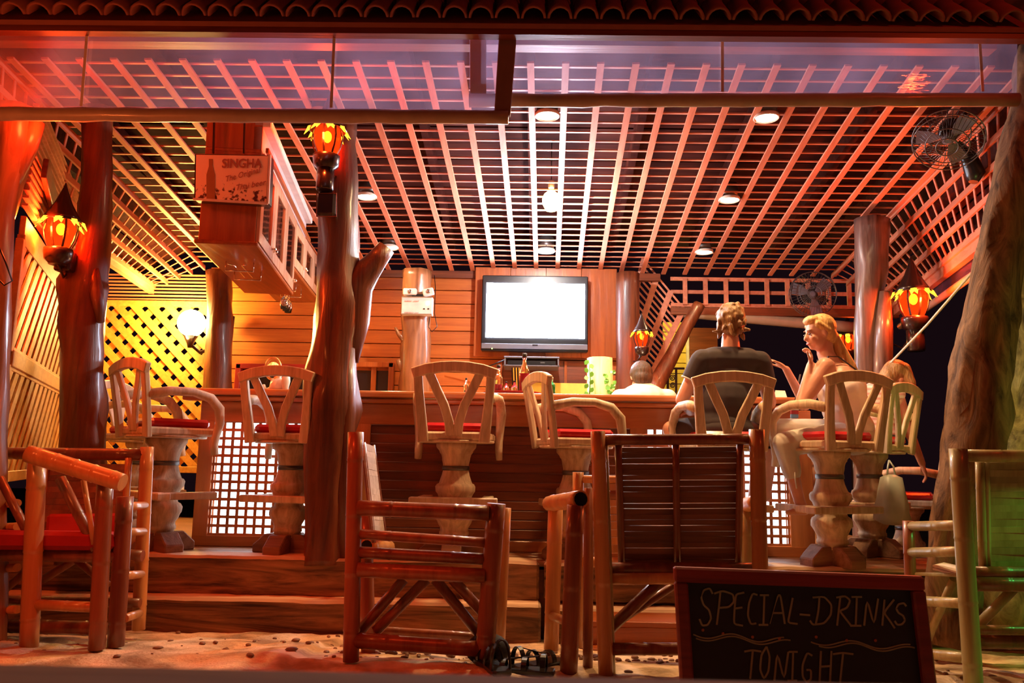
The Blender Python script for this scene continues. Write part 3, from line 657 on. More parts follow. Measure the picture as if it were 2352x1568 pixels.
for i, (px, Y, rz, fz, lab, sc_) in enumerate(stools):
    o = proto if i == 0 else copy_tree(proto)
    q_ = P(px, 1150, Y); o.location = (q_.x, Y, fz); o.rotation_euler = (0, 0, math.radians(rz)); o.scale = (sc_,) * 3
    o['label'] = lab

# ------------------------------------------------------------------ television, shelf, emergency light
tx0, tx1, ty0, ty1 = P(1108, 630, 7.35), P(1351, 808, 7.35), 0, 0
tv = thing('television', 'large flat television with glaring white screen on back board', 'television', ((tx0.x + tx1.x) / 2, 7.4, tx1.z))
cxm = (tx0.x + tx1.x) / 2; cw = tx1.x - tx0.x; chh = tx0.z - tx1.z
part(tv, 'housing', MB().box((cxm, 7.42, (tx0.z + tx1.z) / 2), (cw, 0.09, chh)), black_m, 0.008)
sa_, sb_ = P(1118, 649, 7.36), P(1343, 777, 7.36)
part(tv, 'screen', MB().box(((sa_.x + sb_.x) / 2, 7.371, (sa_.z + sb_.z) / 2), (sb_.x - sa_.x, 0.012, sa_.z - sb_.z)), screen_m, label='glaring white lit screen')
part(tv, 'speaker_strip', MB().box((cxm, 7.37, tx1.z + 0.045), (cw - .01, 0.02, 0.05)), grey_pl, 0.003)
part(tv, 'power_light', MB().ell(P(1130, 800, 7.355), (.006, .004, .006), None, 8, 5), led_g)
part(tv, 'badge', MB().box(P(1229, 792, 7.355), (0.05, 0.004, 0.012)), chrome)
part(tv, 'wall_mount', MB().box((cxm, 7.49, (tx0.z + tx1.z) / 2), (0.3, 0.06, 0.3)), iron)
q0, q1 = P(1158, 822, 7.25), P(1284, 832, 7.25)
sf = thing('media_shelf', 'small grey shelf under the television', 'shelf', ((q0.x + q1.x) / 2, 7.35, q0.z - .1))
part(sf, 'top', MB().box(((q0.x + q1.x) / 2, 7.34, q0.z), (q1.x - q0.x, 0.36, 0.014)), grey_pl, 0.003)
part(sf, 'side_panel', MB().box((q0.x + .01, 7.34, q0.z - .04), (0.014, 0.34, 0.08)), grey_pl, 0.002)
part(sf, 'side_panel', MB().box((q1.x - .01, 7.34, q0.z - .04), (0.014, 0.34, 0.08)), grey_pl, 0.002)
part(sf, 'bottom', MB().box(((q0.x + q1.x) / 2, 7.34, q0.z - .075), (q1.x - q0.x, 0.34, 0.012)), grey_pl, 0.002)
dv = thing('disc_player', 'slim black disc player inside the shelf under television', 'player', ((q0.x + q1.x) / 2, 7.3, q0.z - .07))
part(dv, 'case', MB().box(((q0.x + q1.x) / 2, 7.32, q0.z - .045), (q1.x - q0.x - .06, 0.26, 0.04)), black_m, 0.003)
part(dv, 'display', MB().box(((q0.x + q1.x) / 2 + .1, 7.187, q0.z - .045), (0.04, 0.004, 0.012)), iron)
cab = MB().tube([P(1160, 826, 7.3), P(1130, 838, 7.35), P(1100, 846, 7.45), P(1030, 850, 7.55)], 0.006, 6)
single('power_cable', cab, black_m, 'black cable running left from shelf under television', 'cable', P(1100, 846, 7.5))

e0, e1 = P(924, 682, 7.2), P(993, 724, 7.2)
em = thing('emergency_light', 'white emergency light box with two lamp heads on pale log post', 'emergency light', ((e0.x + e1.x) / 2, 7.2, e1.z))
ex = (e0.x + e1.x) / 2
part(em, 'housing', MB().box((ex, 7.22, (e0.z + e1.z) / 2), (e1.x - e0.x, 0.10, e0.z - e1.z)), white_pl, 0.005)
part(em, 'edge_strip', MB().box((ex, 7.165, e0.z - .004), (e1.x - e0.x, 0.006, 0.006)).box((ex, 7.165, e1.z + .004), (e1.x - e0.x, 0.006, 0.006)), hem_m)
for px_ in (942, 984):
    c = P(px_, 671, 7.2)
    h_ = part(em, 'lamp_head', MB().box(c, (0.125 if px_ < 960 else .10, 0.07, 0.062), Matrix.Rotation(0 if px_ < 960 else -.25, 3, 'Y')), white_pl, 0.008)
    part(h_, 'lens', MB().lathe(c + V((0, -0.037, 0)), [(.022, 0), (.018, -.004), (0, -.006)], 12, (0, 1, 0)), chrome)
part(em, 'neck', MB().box((ex, 7.2, e0.z + .012), (0.10, 0.03, 0.03)), black_m)
for (px_, py_) in ((974, 709), (984, 709)): part(em, 'button', MB().box(P(px_, py_, 7.165), (0.014, 0.006, 0.010)), black_m)
part(em, 'indicator', MB().ell(P(982, 696, 7.165), (.010, .006, .008), None, 8, 5), bulb_w)
def text_mesh(s, size, bold=0.0, shear=0.0):
    c = bpy.data.curves.new('txt', 'FONT'); c.body = s; c.size = size; c.extrude = 0.0008; c.offset = bold; c.shear = shear; c.resolution_u = 3
    o = bpy.data.objects.new('txt', c); COL.objects.link(o)
    dg = bpy.context.evaluated_depsgraph_get(); dg.update()
    me = bpy.data.meshes.new_from_object(o.evaluated_get(dg)); bpy.data.objects.remove(o); return me
def text_part(parent, name, s, size, pos, rot, mat, bold=0.0, shear=0.0, wscale=1.0):
    me = text_mesh(s, size, bold, shear); me.materials.clear(); me.materials.append(mat)
    o = bpy.data.objects.new(name, me); COL.objects.link(o)
    o.parent = parent; mw = Matrix.Translation(V(pos)) @ rot.to_4x4() @ Matrix.Diagonal((wscale, 1, 1, 1))
    o.matrix_local = INV[parent.name] @ mw
    return o
FR = Matrix.Rotation(PI / 2, 3, 'X')
text_part(em, 'lettering', 'SUNNY  LIGHT', 0.020, P(929, 693, 7.163), FR, led_r if False else red_cloth)
text_part(em, 'lettering', 'EMERGENCY LIGHT', 0.015, P(929, 719, 7.163), FR, red_cloth)
cb = MB().tube([P(988, 724, 7.3), P(984, 750, 7.3), P(992, 762, 7.3), P(1004, 750, 7.3), P(998, 720, 7.35), P(1000, 660, 7.5), P(998, 632, 7.55)], 0.004, 6)
single('power_cable', cb, black_m, 'thin black cable looping behind the emergency light', 'cable', P(992, 760, 7.3))
spk = thing('wall_speaker', 'small pale black sided speaker on back wall right of yellow lamp', 'speaker', P(520, 742, 7.5))
part(spk, 'housing', MB().box(P(524, 740, 7.5), (0.10, 0.10, 0.14), Matrix.Rotation(.5, 3, 'Z') @ Matrix.Rotation(.3, 3, 'X')), black_m, 0.006)
part(spk, 'grille', MB().box(P(516, 743, 7.44), (0.05, 0.01, 0.11), Matrix.Rotation(.5, 3, 'Z')), white_pl, 0.003)

# ------------------------------------------------------------------ hanging glass cabinets
def cabinet(name, label, pn, pf, Yn, Yf, zb, zt, wdt, ndoor):
    # pn/pf: right-front-bottom x of near and far ends
    n0 = V((pn, Yn, zb)); f0 = V((pf, Yf, zb)); ax = (f0 - n0).normalized(); lf = V((-ax.y, ax.x, 0)); hgt = zt - zb; Ln = (f0 - n0).length
    upv = V((0, 0, 1)); t = thing(name, label, 'cabinet', n0 + lf * wdt / 2)
    R3 = Matrix((-lf, ax, upv)).transposed()
    def bxx(u, v_, z, du, dv, dz): # u along ax, v to the left
        return (n0 + ax * (u + du / 2) + lf * (v_ + dv / 2) + upv * (z + dz / 2), (dv, du, dz), R3)
    part(t, 'bottom', MB().box(*bxx(-.02, -.02, 0, Ln + .04, wdt + .04, 0.025)), teak_y, 0.006)
    part(t, 'top', MB().box(*bxx(0, 0, hgt - .02, Ln, wdt, 0.02)), teak_y, 0.003)
    part(t, 'end_panel', MB().box(*bxx(0, 0, .025, .02, wdt, hgt - .045)), teak_z, 0.003)
    part(t, 'end_panel', MB().box(*bxx(Ln - .02, 0, .025, .02, wdt, hgt - .045)), teak_z, 0.003)
    part(t, 'back', MB().box(*bxx(.02, wdt - .02, .025, Ln - .04, .02, hgt - .045)), teak_y)
    part(t, 'shelf', MB().box(*bxx(.02, .03, hgt * .5, Ln - .04, wdt - .05, .014)), teak_y)
    dw = Ln / ndoor
    for i in range(ndoor):
        u = i * dw; fr = MB(); s_ = .075
        fr.box(*bxx(u + .004, -.022, .03, s_, .022, hgt - .05)).box(*bxx(u + dw - s_ - .004, -.022, .03, s_, .022, hgt - .05))
        fr.box(*bxx(u + .004 + s_, -.022, .03, dw - 2 * s_ - .008, .022, s_)).box(*bxx(u + .004 + s_, -.022, hgt - .02 - s_, dw - 2 * s_ - .008, .022, s_))
        d = part(t, 'door', fr, MATS.get('door_wood') or wood('door_wood', (.52, .25, .14), (.70, .40, .26), 'Z', .25, .4), 0.002)
        part(d, 'pane', MB().box(*bxx(u + s_ + .004, -.012, .03 + s_, dw - 2 * s_ - .008, .004, hgt - .05 - 2 * s_)), glass_m)
        kp = n0 + ax * (u + (dw - .03 if i % 2 == 0 else .03)) - lf * .036 + upv * .10
        part(d, 'knob', MB().ell(kp, (.014, .014, .014), None, 10, 6), chrome)
    return t, n0, ax, lf, Ln
YN = 4.5; zb1 = P(585, 566, YN).z; CH = P(590, 344, YN).z - zb1; CH2 = P(590, 272, YN).z - zb1
xn = P(585, 566, YN).x
def yat(px, py, z):   # depth at which a photo ray meets height z
    d = fw + rt * ((px - 1176) / F) + up * ((784 - py) / F); t_ = (z - EYE) / d.z; return (d * t_)
pf1 = yat(666, 676, zb1)
cab1, n0, ax, lf, Ln = cabinet('glass_cabinet', 'near hanging teak cabinet with glass doors above left counter', xn, pf1.x, YN, pf1.y, zb1, zb1 + CH, 0.32, 3)
zb2 = P(668, 617, pf1.y + .05).z
pn2 = P(668, 617, pf1.y + .05); pf2 = yat(729, 694, zb2)
cab2, n2, ax2, lf2, Ln2 = cabinet('glass_cabinet', 'far hanging teak cabinet with glass doors beside centre post', pn2.x, pf2.x, pf1.y + 0.05, min(7.45, pf2.y), zb2, zb1 + CH, 0.36, 3)
# crown moulding and fascia above them
cr = thing('cabinet_pelmet', 'pale pelmet and crown moulding above the hanging glass cabinets', 'pelmet', n0 + V((0, 0, CH)))
f1 = n0 + ax * 2.0
for (z0_, z1_, off) in ((CH, CH2 - .05, 0.0), (CH2 - .05, CH2, 0.05)):
    a_ = n0 - ax * .0 - lf * off + V((0, 0, z0_)); b__ = f1 - lf * off + V((0, 0, z0_))
    if z0_ == CH: part(cr, 'fascia_board', MB().prism([a_, b__, b__ + lf * .05, a_ + lf * .05], (0, 0, z1_ - z0_)), plain('lilac_grey_board', (0.62, 0.50, 0.50), 0.4), 0.003)
    else: part(cr, 'crown_moulding', MB().prism([a_, b__, b__ + lf * .1, a_ + lf * .1], (0, 0, z1_ - z0_)), plain('pale_moulding', (0.80, 0.68, 0.62), 0.35), 0.006)
part(cr, 'end_board', MB().prism([n0 + V((0, 0, CH)), n0 + lf * .32 + V((0, 0, CH)), n0 + lf * .32 + ax * .02 + V((0, 0, CH)), n0 + ax * .02 + V((0, 0, CH))], (0, 0, CH2 - CH)), teak_z)
part(cr, 'picture_rail', MB().bar(n0 - lf * .035 + V((0, 0, CH)), f1 - lf * .035 + V((0, 0, CH)), .03, .02), teak_y, .003)
# glass rails under the cabinets
def rail(label, u, cab_n, ax_, lf_, dz, vv):
    t = thing('glass_rail', label, 'glass rail', cab_n + ax_ * u + lf_ * vv + V((0, 0, dz)), group='wire glass rails')
    for k in (0, .05):
        p = cab_n + ax_ * u + lf_ * (vv + k) + V((0, 0, dz - .035)); q_ = p + ax_ * .33
        part(t, 'wire', MB().tube([p + lf_ * (-.03 if k == 0 else .03) - ax_ * .03, p, q_], .004, 6), chrome)
    for uu in (0.05, .3):
        p = cab_n + ax_ * (u + uu) + lf_ * (vv - .06) + V((0, 0, dz)); q_ = p + lf_ * .17
        part(t, 'bracket', MB().tube([p, p + V((0, 0, -.06)), q_ + V((0, 0, -.06)), q_], .004, 6), chrome)
    return t
rail('wire glass rail under the near hanging cabinet', .35, n0, ax, lf, 0, .14)
rail('wire glass rail under near end of far cabinet', .12, n2, ax2, lf2, 0, .12)
rail('wire glass rail holding wine glasses under far cabinet', .5, n2, ax2, lf2, 0, .12)
gprof = [(.030, 0), (.030, .002), (.004, .006), (.0035, .07), (.018, .085), (.032, .11), (.034, .14), (.028, .18), (.026, .18), (.031, .14), (.029, .11), (.012, .088), (0, .085)]
for i, (dx, dy) in enumerate(((0, 0), (.05, .03), (-.02, .08))):
    c = n2 + ax2 * (.55 + i * .085) + lf2 * .145 + V((0, 0, -.032))
    single('wine_glass', MB().lathe(c, gprof, 16, (0, 0, -1)), cglass, ['wine glass hanging upside down, nearest of the three', 'wine glass hanging upside down, rightmost of the three', 'wine glass hanging upside down, farthest of the three'][i], 'glass', c, 'hanging wine glasses')

# ------------------------------------------------------------------ beer light box sign
a, b_, c, d = P(447, 353, 4.39), P(621, 356, 4.39), P(616, 468, 4.39), P(445, 458, 4.39)
bs = thing('advertising_sign', 'stained orange beer sign hanging before near glass cabinet', 'sign', (a + b_ + c + d) / 4)
part(bs, 'box', MB().hexa([d, c, c + V((0, .07, 0)), d + V((0, .07, 0)), a, b_, b_ + V((0, .07, 0)), a + V((0, .07, 0))]), black_metal, .004)
fi = [lerp(p, (a + b_ + c + d) / 4, .05) + V((0, -.004, 0)) for p in (a, b_, c, d)]
m, n, l, bsdf = new_mat('rusty_sign_face')
tc = n.new('ShaderNodeTexCoord'); t = n.new('ShaderNodeTexNoise'); t.inputs['Scale'].default_value = 30; t.inputs['Detail'].default_value = 8; l.new(tc.outputs['Object'], t.inputs[0])
sx = n.new('ShaderNodeSeparateXYZ'); l.new(tc.outputs['Object'], sx.inputs[0])
ma = n.new('ShaderNodeMath'); ma.operation = 'MULTIPLY_ADD'; ma.inputs[1].default_value = 1.3; l.new(sx.outputs['Z'], ma.inputs[0]); l.new(t.outputs[0], ma.inputs[2])
r = n.new('ShaderNodeValToRGB'); r.color_ramp.elements[0].position = 0.26; r.color_ramp.elements[1].position = 0.34
r.color_ramp.elements[0].color = (0.10, 0.02, 0.01, 1); r.color_ramp.elements[1].color = (0.95, 0.66, 0.42, 1)
l.new(ma.outputs[0], r.inputs[0]); l.new(r.outputs[0], bsdf.inputs['Base Color']); bsdf.inputs['Roughness'].default_value = .3
part(bs, 'face', MB().prism(fi, (0, .003, 0)), m, label='rust stained orange face')
part(bs, 'frame_edge', MB().bar(b_ + V((0, -.006, 0)), c + V((0, -.006, 0)), .012, .012, (1, 0, 0)).bar(d + V((0, -.006, 0)), c + V((0, -.006, 0)), .012, .012), strap_m)
ink = plain('faded_ink', (0.40, 0.13, 0.08), .5); ink2 = plain('faded_bottle_print', (0.38, 0.16, 0.05), .5)
def BP(px, py, r=7, w=4): return P(px, py, 4.893)
bt = [(-9, 0), (-9, 60), (-4, 80), (-4, 98), (4, 98), (4, 80), (9, 60), (9, 0)]
part(bs, 'bottle_print', MB().prism([P(484 + x_ * 1.1, 458 - y_ * .95, 4.382) for x_, y_ in bt], (0, .001, 0)), ink2)
RR = Matrix.Rotation(-.017, 3, 'Y') @ FR
text_part(bs, 'lettering', 'SINGHA', 0.076, P(509, 385, 4.378), RR, ink, 0.0015, 0, .84)
text_part(bs, 'lettering', 'The Original', 0.048, P(517, 418, 4.378), Matrix.Rotation(-.30, 3, 'Y') @ FR, ink, 0, .4, .85)
text_part(bs, 'lettering', 'Thai beer', 0.048, P(540, 438, 4.378), Matrix.Rotation(-.22, 3, 'Y') @ FR, ink, 0, .4, .95)
part(bs, 'hanger', MB().bar(P(560, 352, 4.42), P(562, 280, 4.42), .01, .01, (1, 0, 0)).bar(P(490, 352, 4.42), P(492, 280, 4.42), .01, .01, (1, 0, 0)), black_metal)

# ------------------------------------------------------------------ lamps
def downlight(px, py, label, pw):
    # on the lattice plane
    lo, hi = 3.0, 12.0
    for _ in range(40):
        mm = (lo + hi) / 2
        if P(px, py, mm).z > cz(mm) - .02: hi = mm
        else: lo = mm
    c = P(px, py, lo)
    t = thing('downlight', label, 'ceiling light', c, group='round ceiling downlights')
    part(t, 'rim', MB().lathe(c, [(.070, .02), (.078, -.004), (.082, 0), (.082, .02)], 24), strap_m)
    part(t, 'can', MB().lathe(c, [(.070, .016), (.070, .13), (0, .13)], 20), iron)
    part(t, 'lens', MB().lathe(c, [(.068, .004), (.04, -.006), (0, -.008)], 24), bulb_w)
    light('downlight_beam', 'SPOT', c + V((0, 0, -.03)), pw, WARM, .06, c + V((0, 0, -2)), 150, .8)
DL = [(1257, 267, 'downlight in front row above the counter centre, beside clear blind', 155), (1760, 272, 'downlight in front row under right blind roll', 140), (842, 453, 'downlight in middle row right of the centre post', 26),
      (1675, 460, 'downlight in middle row at right', 30), (1617, 580, 'downlight in back row at right', 18), (895, 570, 'downlight in back row beside sawn branch', 18), (1254, 578, 'downlight in back row above the television', 14)]
for d_ in DL: downlight(*d_)
# the same front row goes on at the left, hidden by the blind
downlight(740, 262, 'downlight in front row hidden behind left blind roll', 50)
c = P(1266, 455, 6.0)
t = thing('hanging_bulb', 'glaring yellow bulb hanging below middle of lattice ceiling', 'bulb', c)
part(t, 'bulb', MB().lathe(c, [(0, -.11), (.04, -.10), (.066, -.05), (.070, -.01), (.055, .03), (.022, .06), (.018, .085)], 18), bulb_y)
part(t, 'socket', MB().lathe(c, [(.022, .083), (.024, .10), (.022, .14), (.006, .15)], 14), white_pl)
part(t, 'cord', MB().tube([c + V((0, 0, .14)), c + V((0, 0, .55))], .004, 6), black_m)
light('hanging_bulb_light', 'POINT', c + V((0, -.02, -.15)), 95, (0.95, 0.93, 0.95), .05)
# bright wall lamp on the left log post
c = P(440, 742, 7.52)
t = thing('wall_lamp', 'glaring yellow wall lamp on dark log post beside trellis', 'wall lamp', c)
part(t, 'globe', MB().ell(c, (.13, .13, .13), None, 20, 12), emis('yellow_globe', (1.0, 0.80, 0.34), 20))
part(t, 'collar', MB().lathe(c, [(.05, -.15), (.07, -.125), (.03, -.2), (.02, -.24)], 16), black_metal)
part(t, 'bracket', MB().tube([c + V((0, 0, -.2)), c + V((.06, .1, -.27)), c + V((.22, .1, -.22))], .018, 8), black_metal)
light('wall_lamp_light', 'POINT', c + V((-.10, -.17, 0.06)), 120, (1.0, 0.66, 0.16), .12)
# unseen wash lights added for the back wall and bartender, below the counter top on its inner side
light('bar_wash_light', 'POINT', (-.75, 6.75, 1.22), 15, (1.0, 0.52, 0.16), .12)
light('bar_wash_light', 'POINT', (1.15, 6.45, 1.25), 30, (1.0, 0.70, 0.40), .12)

def lantern(label, px, py, Y, s=1.0, power=30, hook=None, tail=True, group='red glass lanterns'):
    c = P(px, py, Y); t = thing('lantern', label, 'lantern', c, group=group)
    k = s
    part(t, 'roof', MB().lathe(c, [(.004, .30 * k), (.012 * k, .27 * k), (.05 * k, .17 * k), (.095 * k, .09 * k), (.12 * k, .05 * k), (.11 * k, .052 * k), (.05 * k, .12 * k), (0, .14 * k)], 16), black_metal)
    gl_ = MB()
    for i in range(8):        # flared leaf flaps around the skirt
        a = 2 * PI * (i + .5) / 8; u = V((math.cos(a), math.sin(a), 0)); v_ = V((-math.sin(a), math.cos(a), 0))
        p0 = c + u * .10 * k + V((0, 0, .062 * k))
        part(t, 'leaf_flap', MB().prism([p0 - v_ * .030 * k, p0 + u * .02 * k + v_ * .004 * k, p0 + v_ * .028 * k, p0 + u * .035 * k + v_ * .018 * k + V((0, 0, -.045 * k)), p0 + u * .015 * k - V((0, 0, .022 * k)), p0 + u * .04 * k - v_ * .02 * k - V((0, 0, .05 * k))], u * .003), glow_o)
    for i in range(8):
        a = 2 * PI * i / 8; u = V((math.cos(a), math.sin(a), 0))
        part(t, 'rib', MB().sweep([c + u * .088 * k + V((0, 0, .06 * k)), c + u * .098 * k, c + u * .085 * k + V((0, 0, -.06 * k)), c + u * .062 * k + V((0, 0, -.11 * k))], .012 * k, .006, (-math.sin(a), math.cos(a), 0)), black_metal)
    m_ = MATS.get('lantern_red_glass')
    if m_ is None:
        m_, n, l, b = new_mat('lantern_red_glass'); n.remove(b)
        tr = n.new('ShaderNodeBsdfTransparent'); tr.inputs[0].default_value = (1, .30, .08, 1)
        e = n.new('ShaderNodeEmission'); e.inputs[0].default_value = (1, .05, .003, 1); e.inputs[1].default_value = 1.6
        mx = n.new('ShaderNodeMixShader'); mx.inputs[0].default_value = .5; l.new(tr.outputs[0], mx.inputs[1]); l.new(e.outputs[0], mx.inputs[2]); l.new(mx.outputs[0], n['Material Output'].inputs[0])
    part(t, 'glass', MB().tube([c + V((0, 0, .06 * k)), c, c + V((0, 0, -.06 * k)), c + V((0, 0, -.11 * k))], [.078 * k, .086 * k, .074 * k, .052 * k], 16, False), m_)
    part(t, 'bulb', MB().ell(c + V((0, 0, .01)), (.027 * k, .027 * k, .038 * k), None, 12, 8), bulb_r)
    part(t, 'cup', MB().lathe(c, [(.055 * k, -.105 * k), (.085 * k, -.115 * k), (.085 * k, -.135 * k), (.078 * k, -.18 * k), (.055 * k, -.20 * k), (.05 * k, -.21 * k)], 14), black_metal)
    if tail: part(t, 'tail_tube', MB().lathe(c, [(.055 * k, -.20 * k), (.055 * k, -.33 * k), (.05 * k, -.34 * k)], 14), black_metal)
    if hook is not None:
        h = V(hook); part(t, 'bracket', MB().tube([c + V((0, 0, -.20 * k)), lerp(c, h, .5) + V((0, 0, -.25 * k)), h + V((0, 0, -.16))], .008, 6), black_metal)
    if label.startswith('small distant'): part(t, 'pole', MB().tube([V((c.x, c.y, 0)), c + V((0, 0, -.3))], .03, 10), black_metal)
    light('lantern_light', 'POINT', c + V((0, 0, .0)), power, RED, .05)
    light('lantern_spill', 'POINT', c + V((0, -.14 * k, -.02)), power * .5, (1.0, .09, .012), .03)
    return t, c
lantern('red lantern on the centre tree post under the blind', 752, 318, 4.74, 1.0, 26, P(790, 330, 4.95))
t_, c_ = lantern('red lantern on the left tree post', 140, 530, 4.62, 1.0, 50, P(170, 560, 4.8), False)
part(bpy.data.objects[t_.name], 'junction_box', MB().box(P(150, 600, 4.7), (.10, .08, .13)), black_metal, .01)
lantern('red lantern on bracket right of the grey pink post', 2098, 690, 6.0, 1.15, 75, P(2040, 740, 6.15))
lantern('small red lantern on log post right of the television', 1474, 775, 7.0, .75, 5, P(1452, 790, 7.3), False)
lantern('small distant red lantern between woman and grey pink post', 1948, 782, 8.6, .95, 5, None, False)
bx = thing('cable_box', 'square dark cable box below centre lantern on tree post', 'box', P(750, 470, 4.78))
part(bx, 'case', MB().box(P(750, 470, 4.78), (.12, .06, .15)), black_metal, .015)
part(bx, 'rim_wire', MB().sweep([P(727, 444, 4.745), P(773, 444, 4.745), P(773, 497, 4.745), P(727, 497, 4.745)], .005, .005, (0, 1, 0), True), bamboo_sh)
# far yellow plank wall lit by its own lamp
fwl = struct('wall_far', 'distant yellow plank house wall behind the leaning log')
a = P(1522, 752, 11); b_ = P(1580, 930, 11)
z = b_.z
while z < a.z:
    part(fwl, 'wall_plank', MB().box(((a.x + b_.x) / 2, 11, z + .07), (b_.x - a.x, .03, .135)), yellow_w, .003); z += .145
part(fwl, 'corner_post', MB().box((b_.x, 10.98, (a.z + b_.z) / 2), (.04, .06, a.z - b_.z)), white_pl)
part(fwl, 'shutter', MB().box((b_.x + .22, 11, (a.z + b_.z) / 2), (.4, .04, a.z - b_.z)), dark_x)
light('far_house_lamp', 'POINT', ((a.x + b_.x) / 2 - .1, 10.1, a.z - .1), 30, (1, .72, .2), .1)
ir = thing('iron_rack', 'black scrolled iron rack before the yellow wall', 'rack', P(1545, 895, 8))
for (px_, py_, r_) in ((1545, 868, 8), (1545, 885, 7)):
    c = P(px_, py_, 8); rr = r_ * 8 / F
    part(ir, 'scroll', MB().tube([c + V((rr * (1 - i / 22) * math.cos(i * .6), 0, rr * (1 - i / 22) * math.sin(i * .6))) for i in range(20)], .006, 6), black_metal)
for px_ in (1534, 1552): part(ir, 'leg', MB().bar(P(px_, 900, 8), V((P(px_, 900, 8).x, 8, 0)), .02, .02, (1, 0, 0)), black_metal)
part(ir, 'rail', MB().bar(P(1530, 846, 8), P(1572, 846, 8), .02, .02), black_metal)
part(ir, 'upright', MB().bar(P(1534, 846, 8), P(1534, 900, 8), .02, .03, (1, 0, 0)).bar(P(1553, 846, 8), P(1553, 900, 8), .02, .02, (1, 0, 0)), black_metal)

# ------------------------------------------------------------------ fans
def fan(label, c, axis, r, name='wall_fan', tailp=None):
    c = V(c); ax_ = V(axis).normalized(); t = thing(name, label, 'fan', c)
    x = ax_.cross(V((0, 0, 1))).normalized(); y_ = x.cross(ax_)
    for kk, (rr, off) in enumerate(((r, 0), (r * .97, .05), (r * .6, .085), (r * .6, -.05), (r * .3, .1))):
        part(t, 'cage_ring', MB().tube([c + ax_ * off + (x * math.cos(a) + y_ * math.sin(a)) * rr for a in [2 * PI * i / 32 for i in range(33)]], .004, 6, False), iron)
    sp = MB()
    for i in range(40):
        a = 2 * PI * i / 40; d = x * math.cos(a) + y_ * math.sin(a)
        sp.tube([c + ax_ * .10 + d * .04, c + ax_ * .085 + d * r * .6, c + d * r, c - ax_ * .05 + d * r * .6, c - ax_ * .06 + d * .05], .0018, 4, False)
    part(t, 'cage_wires', sp, iron)
    for i in range(3):
        a = 2 * PI * i / 3 + .4; bl_ = []
        for (ra, da) in ((.15, -.3), (.5, -.45), (.9, -.35), (.95, .2), (.6, .35), (.15, .3)):
            bl_.append(c + (x * math.cos(a + da) + y_ * math.sin(a + da)) * r * ra + ax_ * (.012 * da))
        part(t, 'blade', MB().prism(bl_, ax_ * .004), grey_pl)
    part(t, 'hub', MB().lathe(c, [(.035, -.02), (.035, .02), (.02, .03)], 14, ax_), grey_pl)
    part(t, 'motor', MB().lathe(c - ax_ * .04, [(.05, 0), (.065, -.03), (.06, -.12), (.03, -.14)], 16, ax_), black_m)
    if tailp is not None: part(t, 'arm', MB().tube([c - ax_ * .12, V(tailp)], .018, 8), black_m)
    return t
fan('dim caged wall fan behind the blond woman', P(1866, 676, 7.3), (-.15, -1, -.05), .21, tailp=P(1900, 690, 7.6))
fan('black caged fan hanging at upper right before leaning tree', P(2178, 318, 4.9), (-.35, -.45, -.75), .21, 'hanging_fan', P(2215, 262, 5.1))
single('fan_bracket', MB().tube([P(2195, 330, 5.0), P(2225, 360, 5.0), P(2240, 400, 5.0), P(2236, 418, 5.0)], [.03, .05, .06, .03], 12), black_m, 'black drooping motor casing below the hanging fan', 'bracket', P(2230, 390, 5.0))

# guy rope
single('guy_rope', MB().tube([P(2245, 612, 4.8), P(2130, 745, 5.3), P(2008, 872, 5.8)], .008, 6), strap_m, 'taut pale guy rope running down behind leaning tree', 'rope', P(2008, 872, 5.8))
single('cord', MB().tube([P(-5, 560, 3.8), P(12, 600, 3.8), P(28, 645, 3.8), P(10, 655, 3.8), P(-5, 640, 3.8)], .004, 6), black_m, 'thin dark cord hanging round the near left trunk', 'cord', P(10, 650, 3.8))

# ------------------------------------------------------------------ bottles and things on the counter
def bottle(label, px, pt, r_px, glass, fill=None, fillz=.5, Y=5.5, cap_m=black_m):
    top = P(px, pt, Y); r = r_px * Y / F; h = top.z - CT; c = V((top.x, Y, CT))
    t = thing('bottle', label, 'bottle', c, group='bottles on the counter')
    nk = r * .38
    prof = [(r * .9, 0), (r, .004), (r, h * .56), (r * .75, h * .66), (nk, h * .76), (nk, h * .93)]
    part(t, 'glass', MB().lathe(c, prof, 18), glass)
    part(t, 'cap', MB().lathe(c, [(nk * 1.15, h * .90), (nk * 1.15, h), (nk * .9, h * 1.005)], 14), cap_m)
    if fill: part(t, 'liquid', MB().lathe(c, [(r * .95, .006), (r * .96, h * fillz)], 16), fill)
    return t
label_m = plain('bottle_label', (.8, .55, .45), .6)
t = bottle('tallest bottle of dark red liquor beside turned stool', 1205, 812, 12, cglass, ruby, .52)
t = bottle('clear bottle half full of red liquor above centre stool', 1145, 838, 10, cglass, ruby, .34)
bottle('small clear sauce bottle near left of centre stool back', 1071, 868, 5.5, cglass, None)
bottle('small clear bottle beside red liquor bottle', 1163, 876, 6, cglass, None)
bottle('small clear bottle before the striped menus', 1182, 874, 7, cglass, None)
bottle('small squat clear bottle left of red liquor bottle', 1133, 888, 6, cglass, None)
bottle('green bottle with pale neck right of turned stool', 1267, 866, 9, gglass, None, cap_m=white_pl)
t = thing('menu_holder', 'black and yellow striped menus standing behind small bottles', 'menu', P(1185, 905, 5.7))
for i in range(7):
    x_ = 1175 + i * 3.2; part(t, 'menu_card', MB().hexa([P(x_ + 2, 905, 5.7), P(x_ + 4.6, 905, 5.7), P(x_ + 4.6, 905, 5.75), P(x_ + 2, 905, 5.75), P(x_, 844, 5.7), P(x_ + 2.6, 844, 5.7), P(x_ + 2.6, 844, 5.75), P(x_, 844, 5.75)]), yellow_w if i % 2 else black_m)
tr_ = P(1178, 902, 5.55)
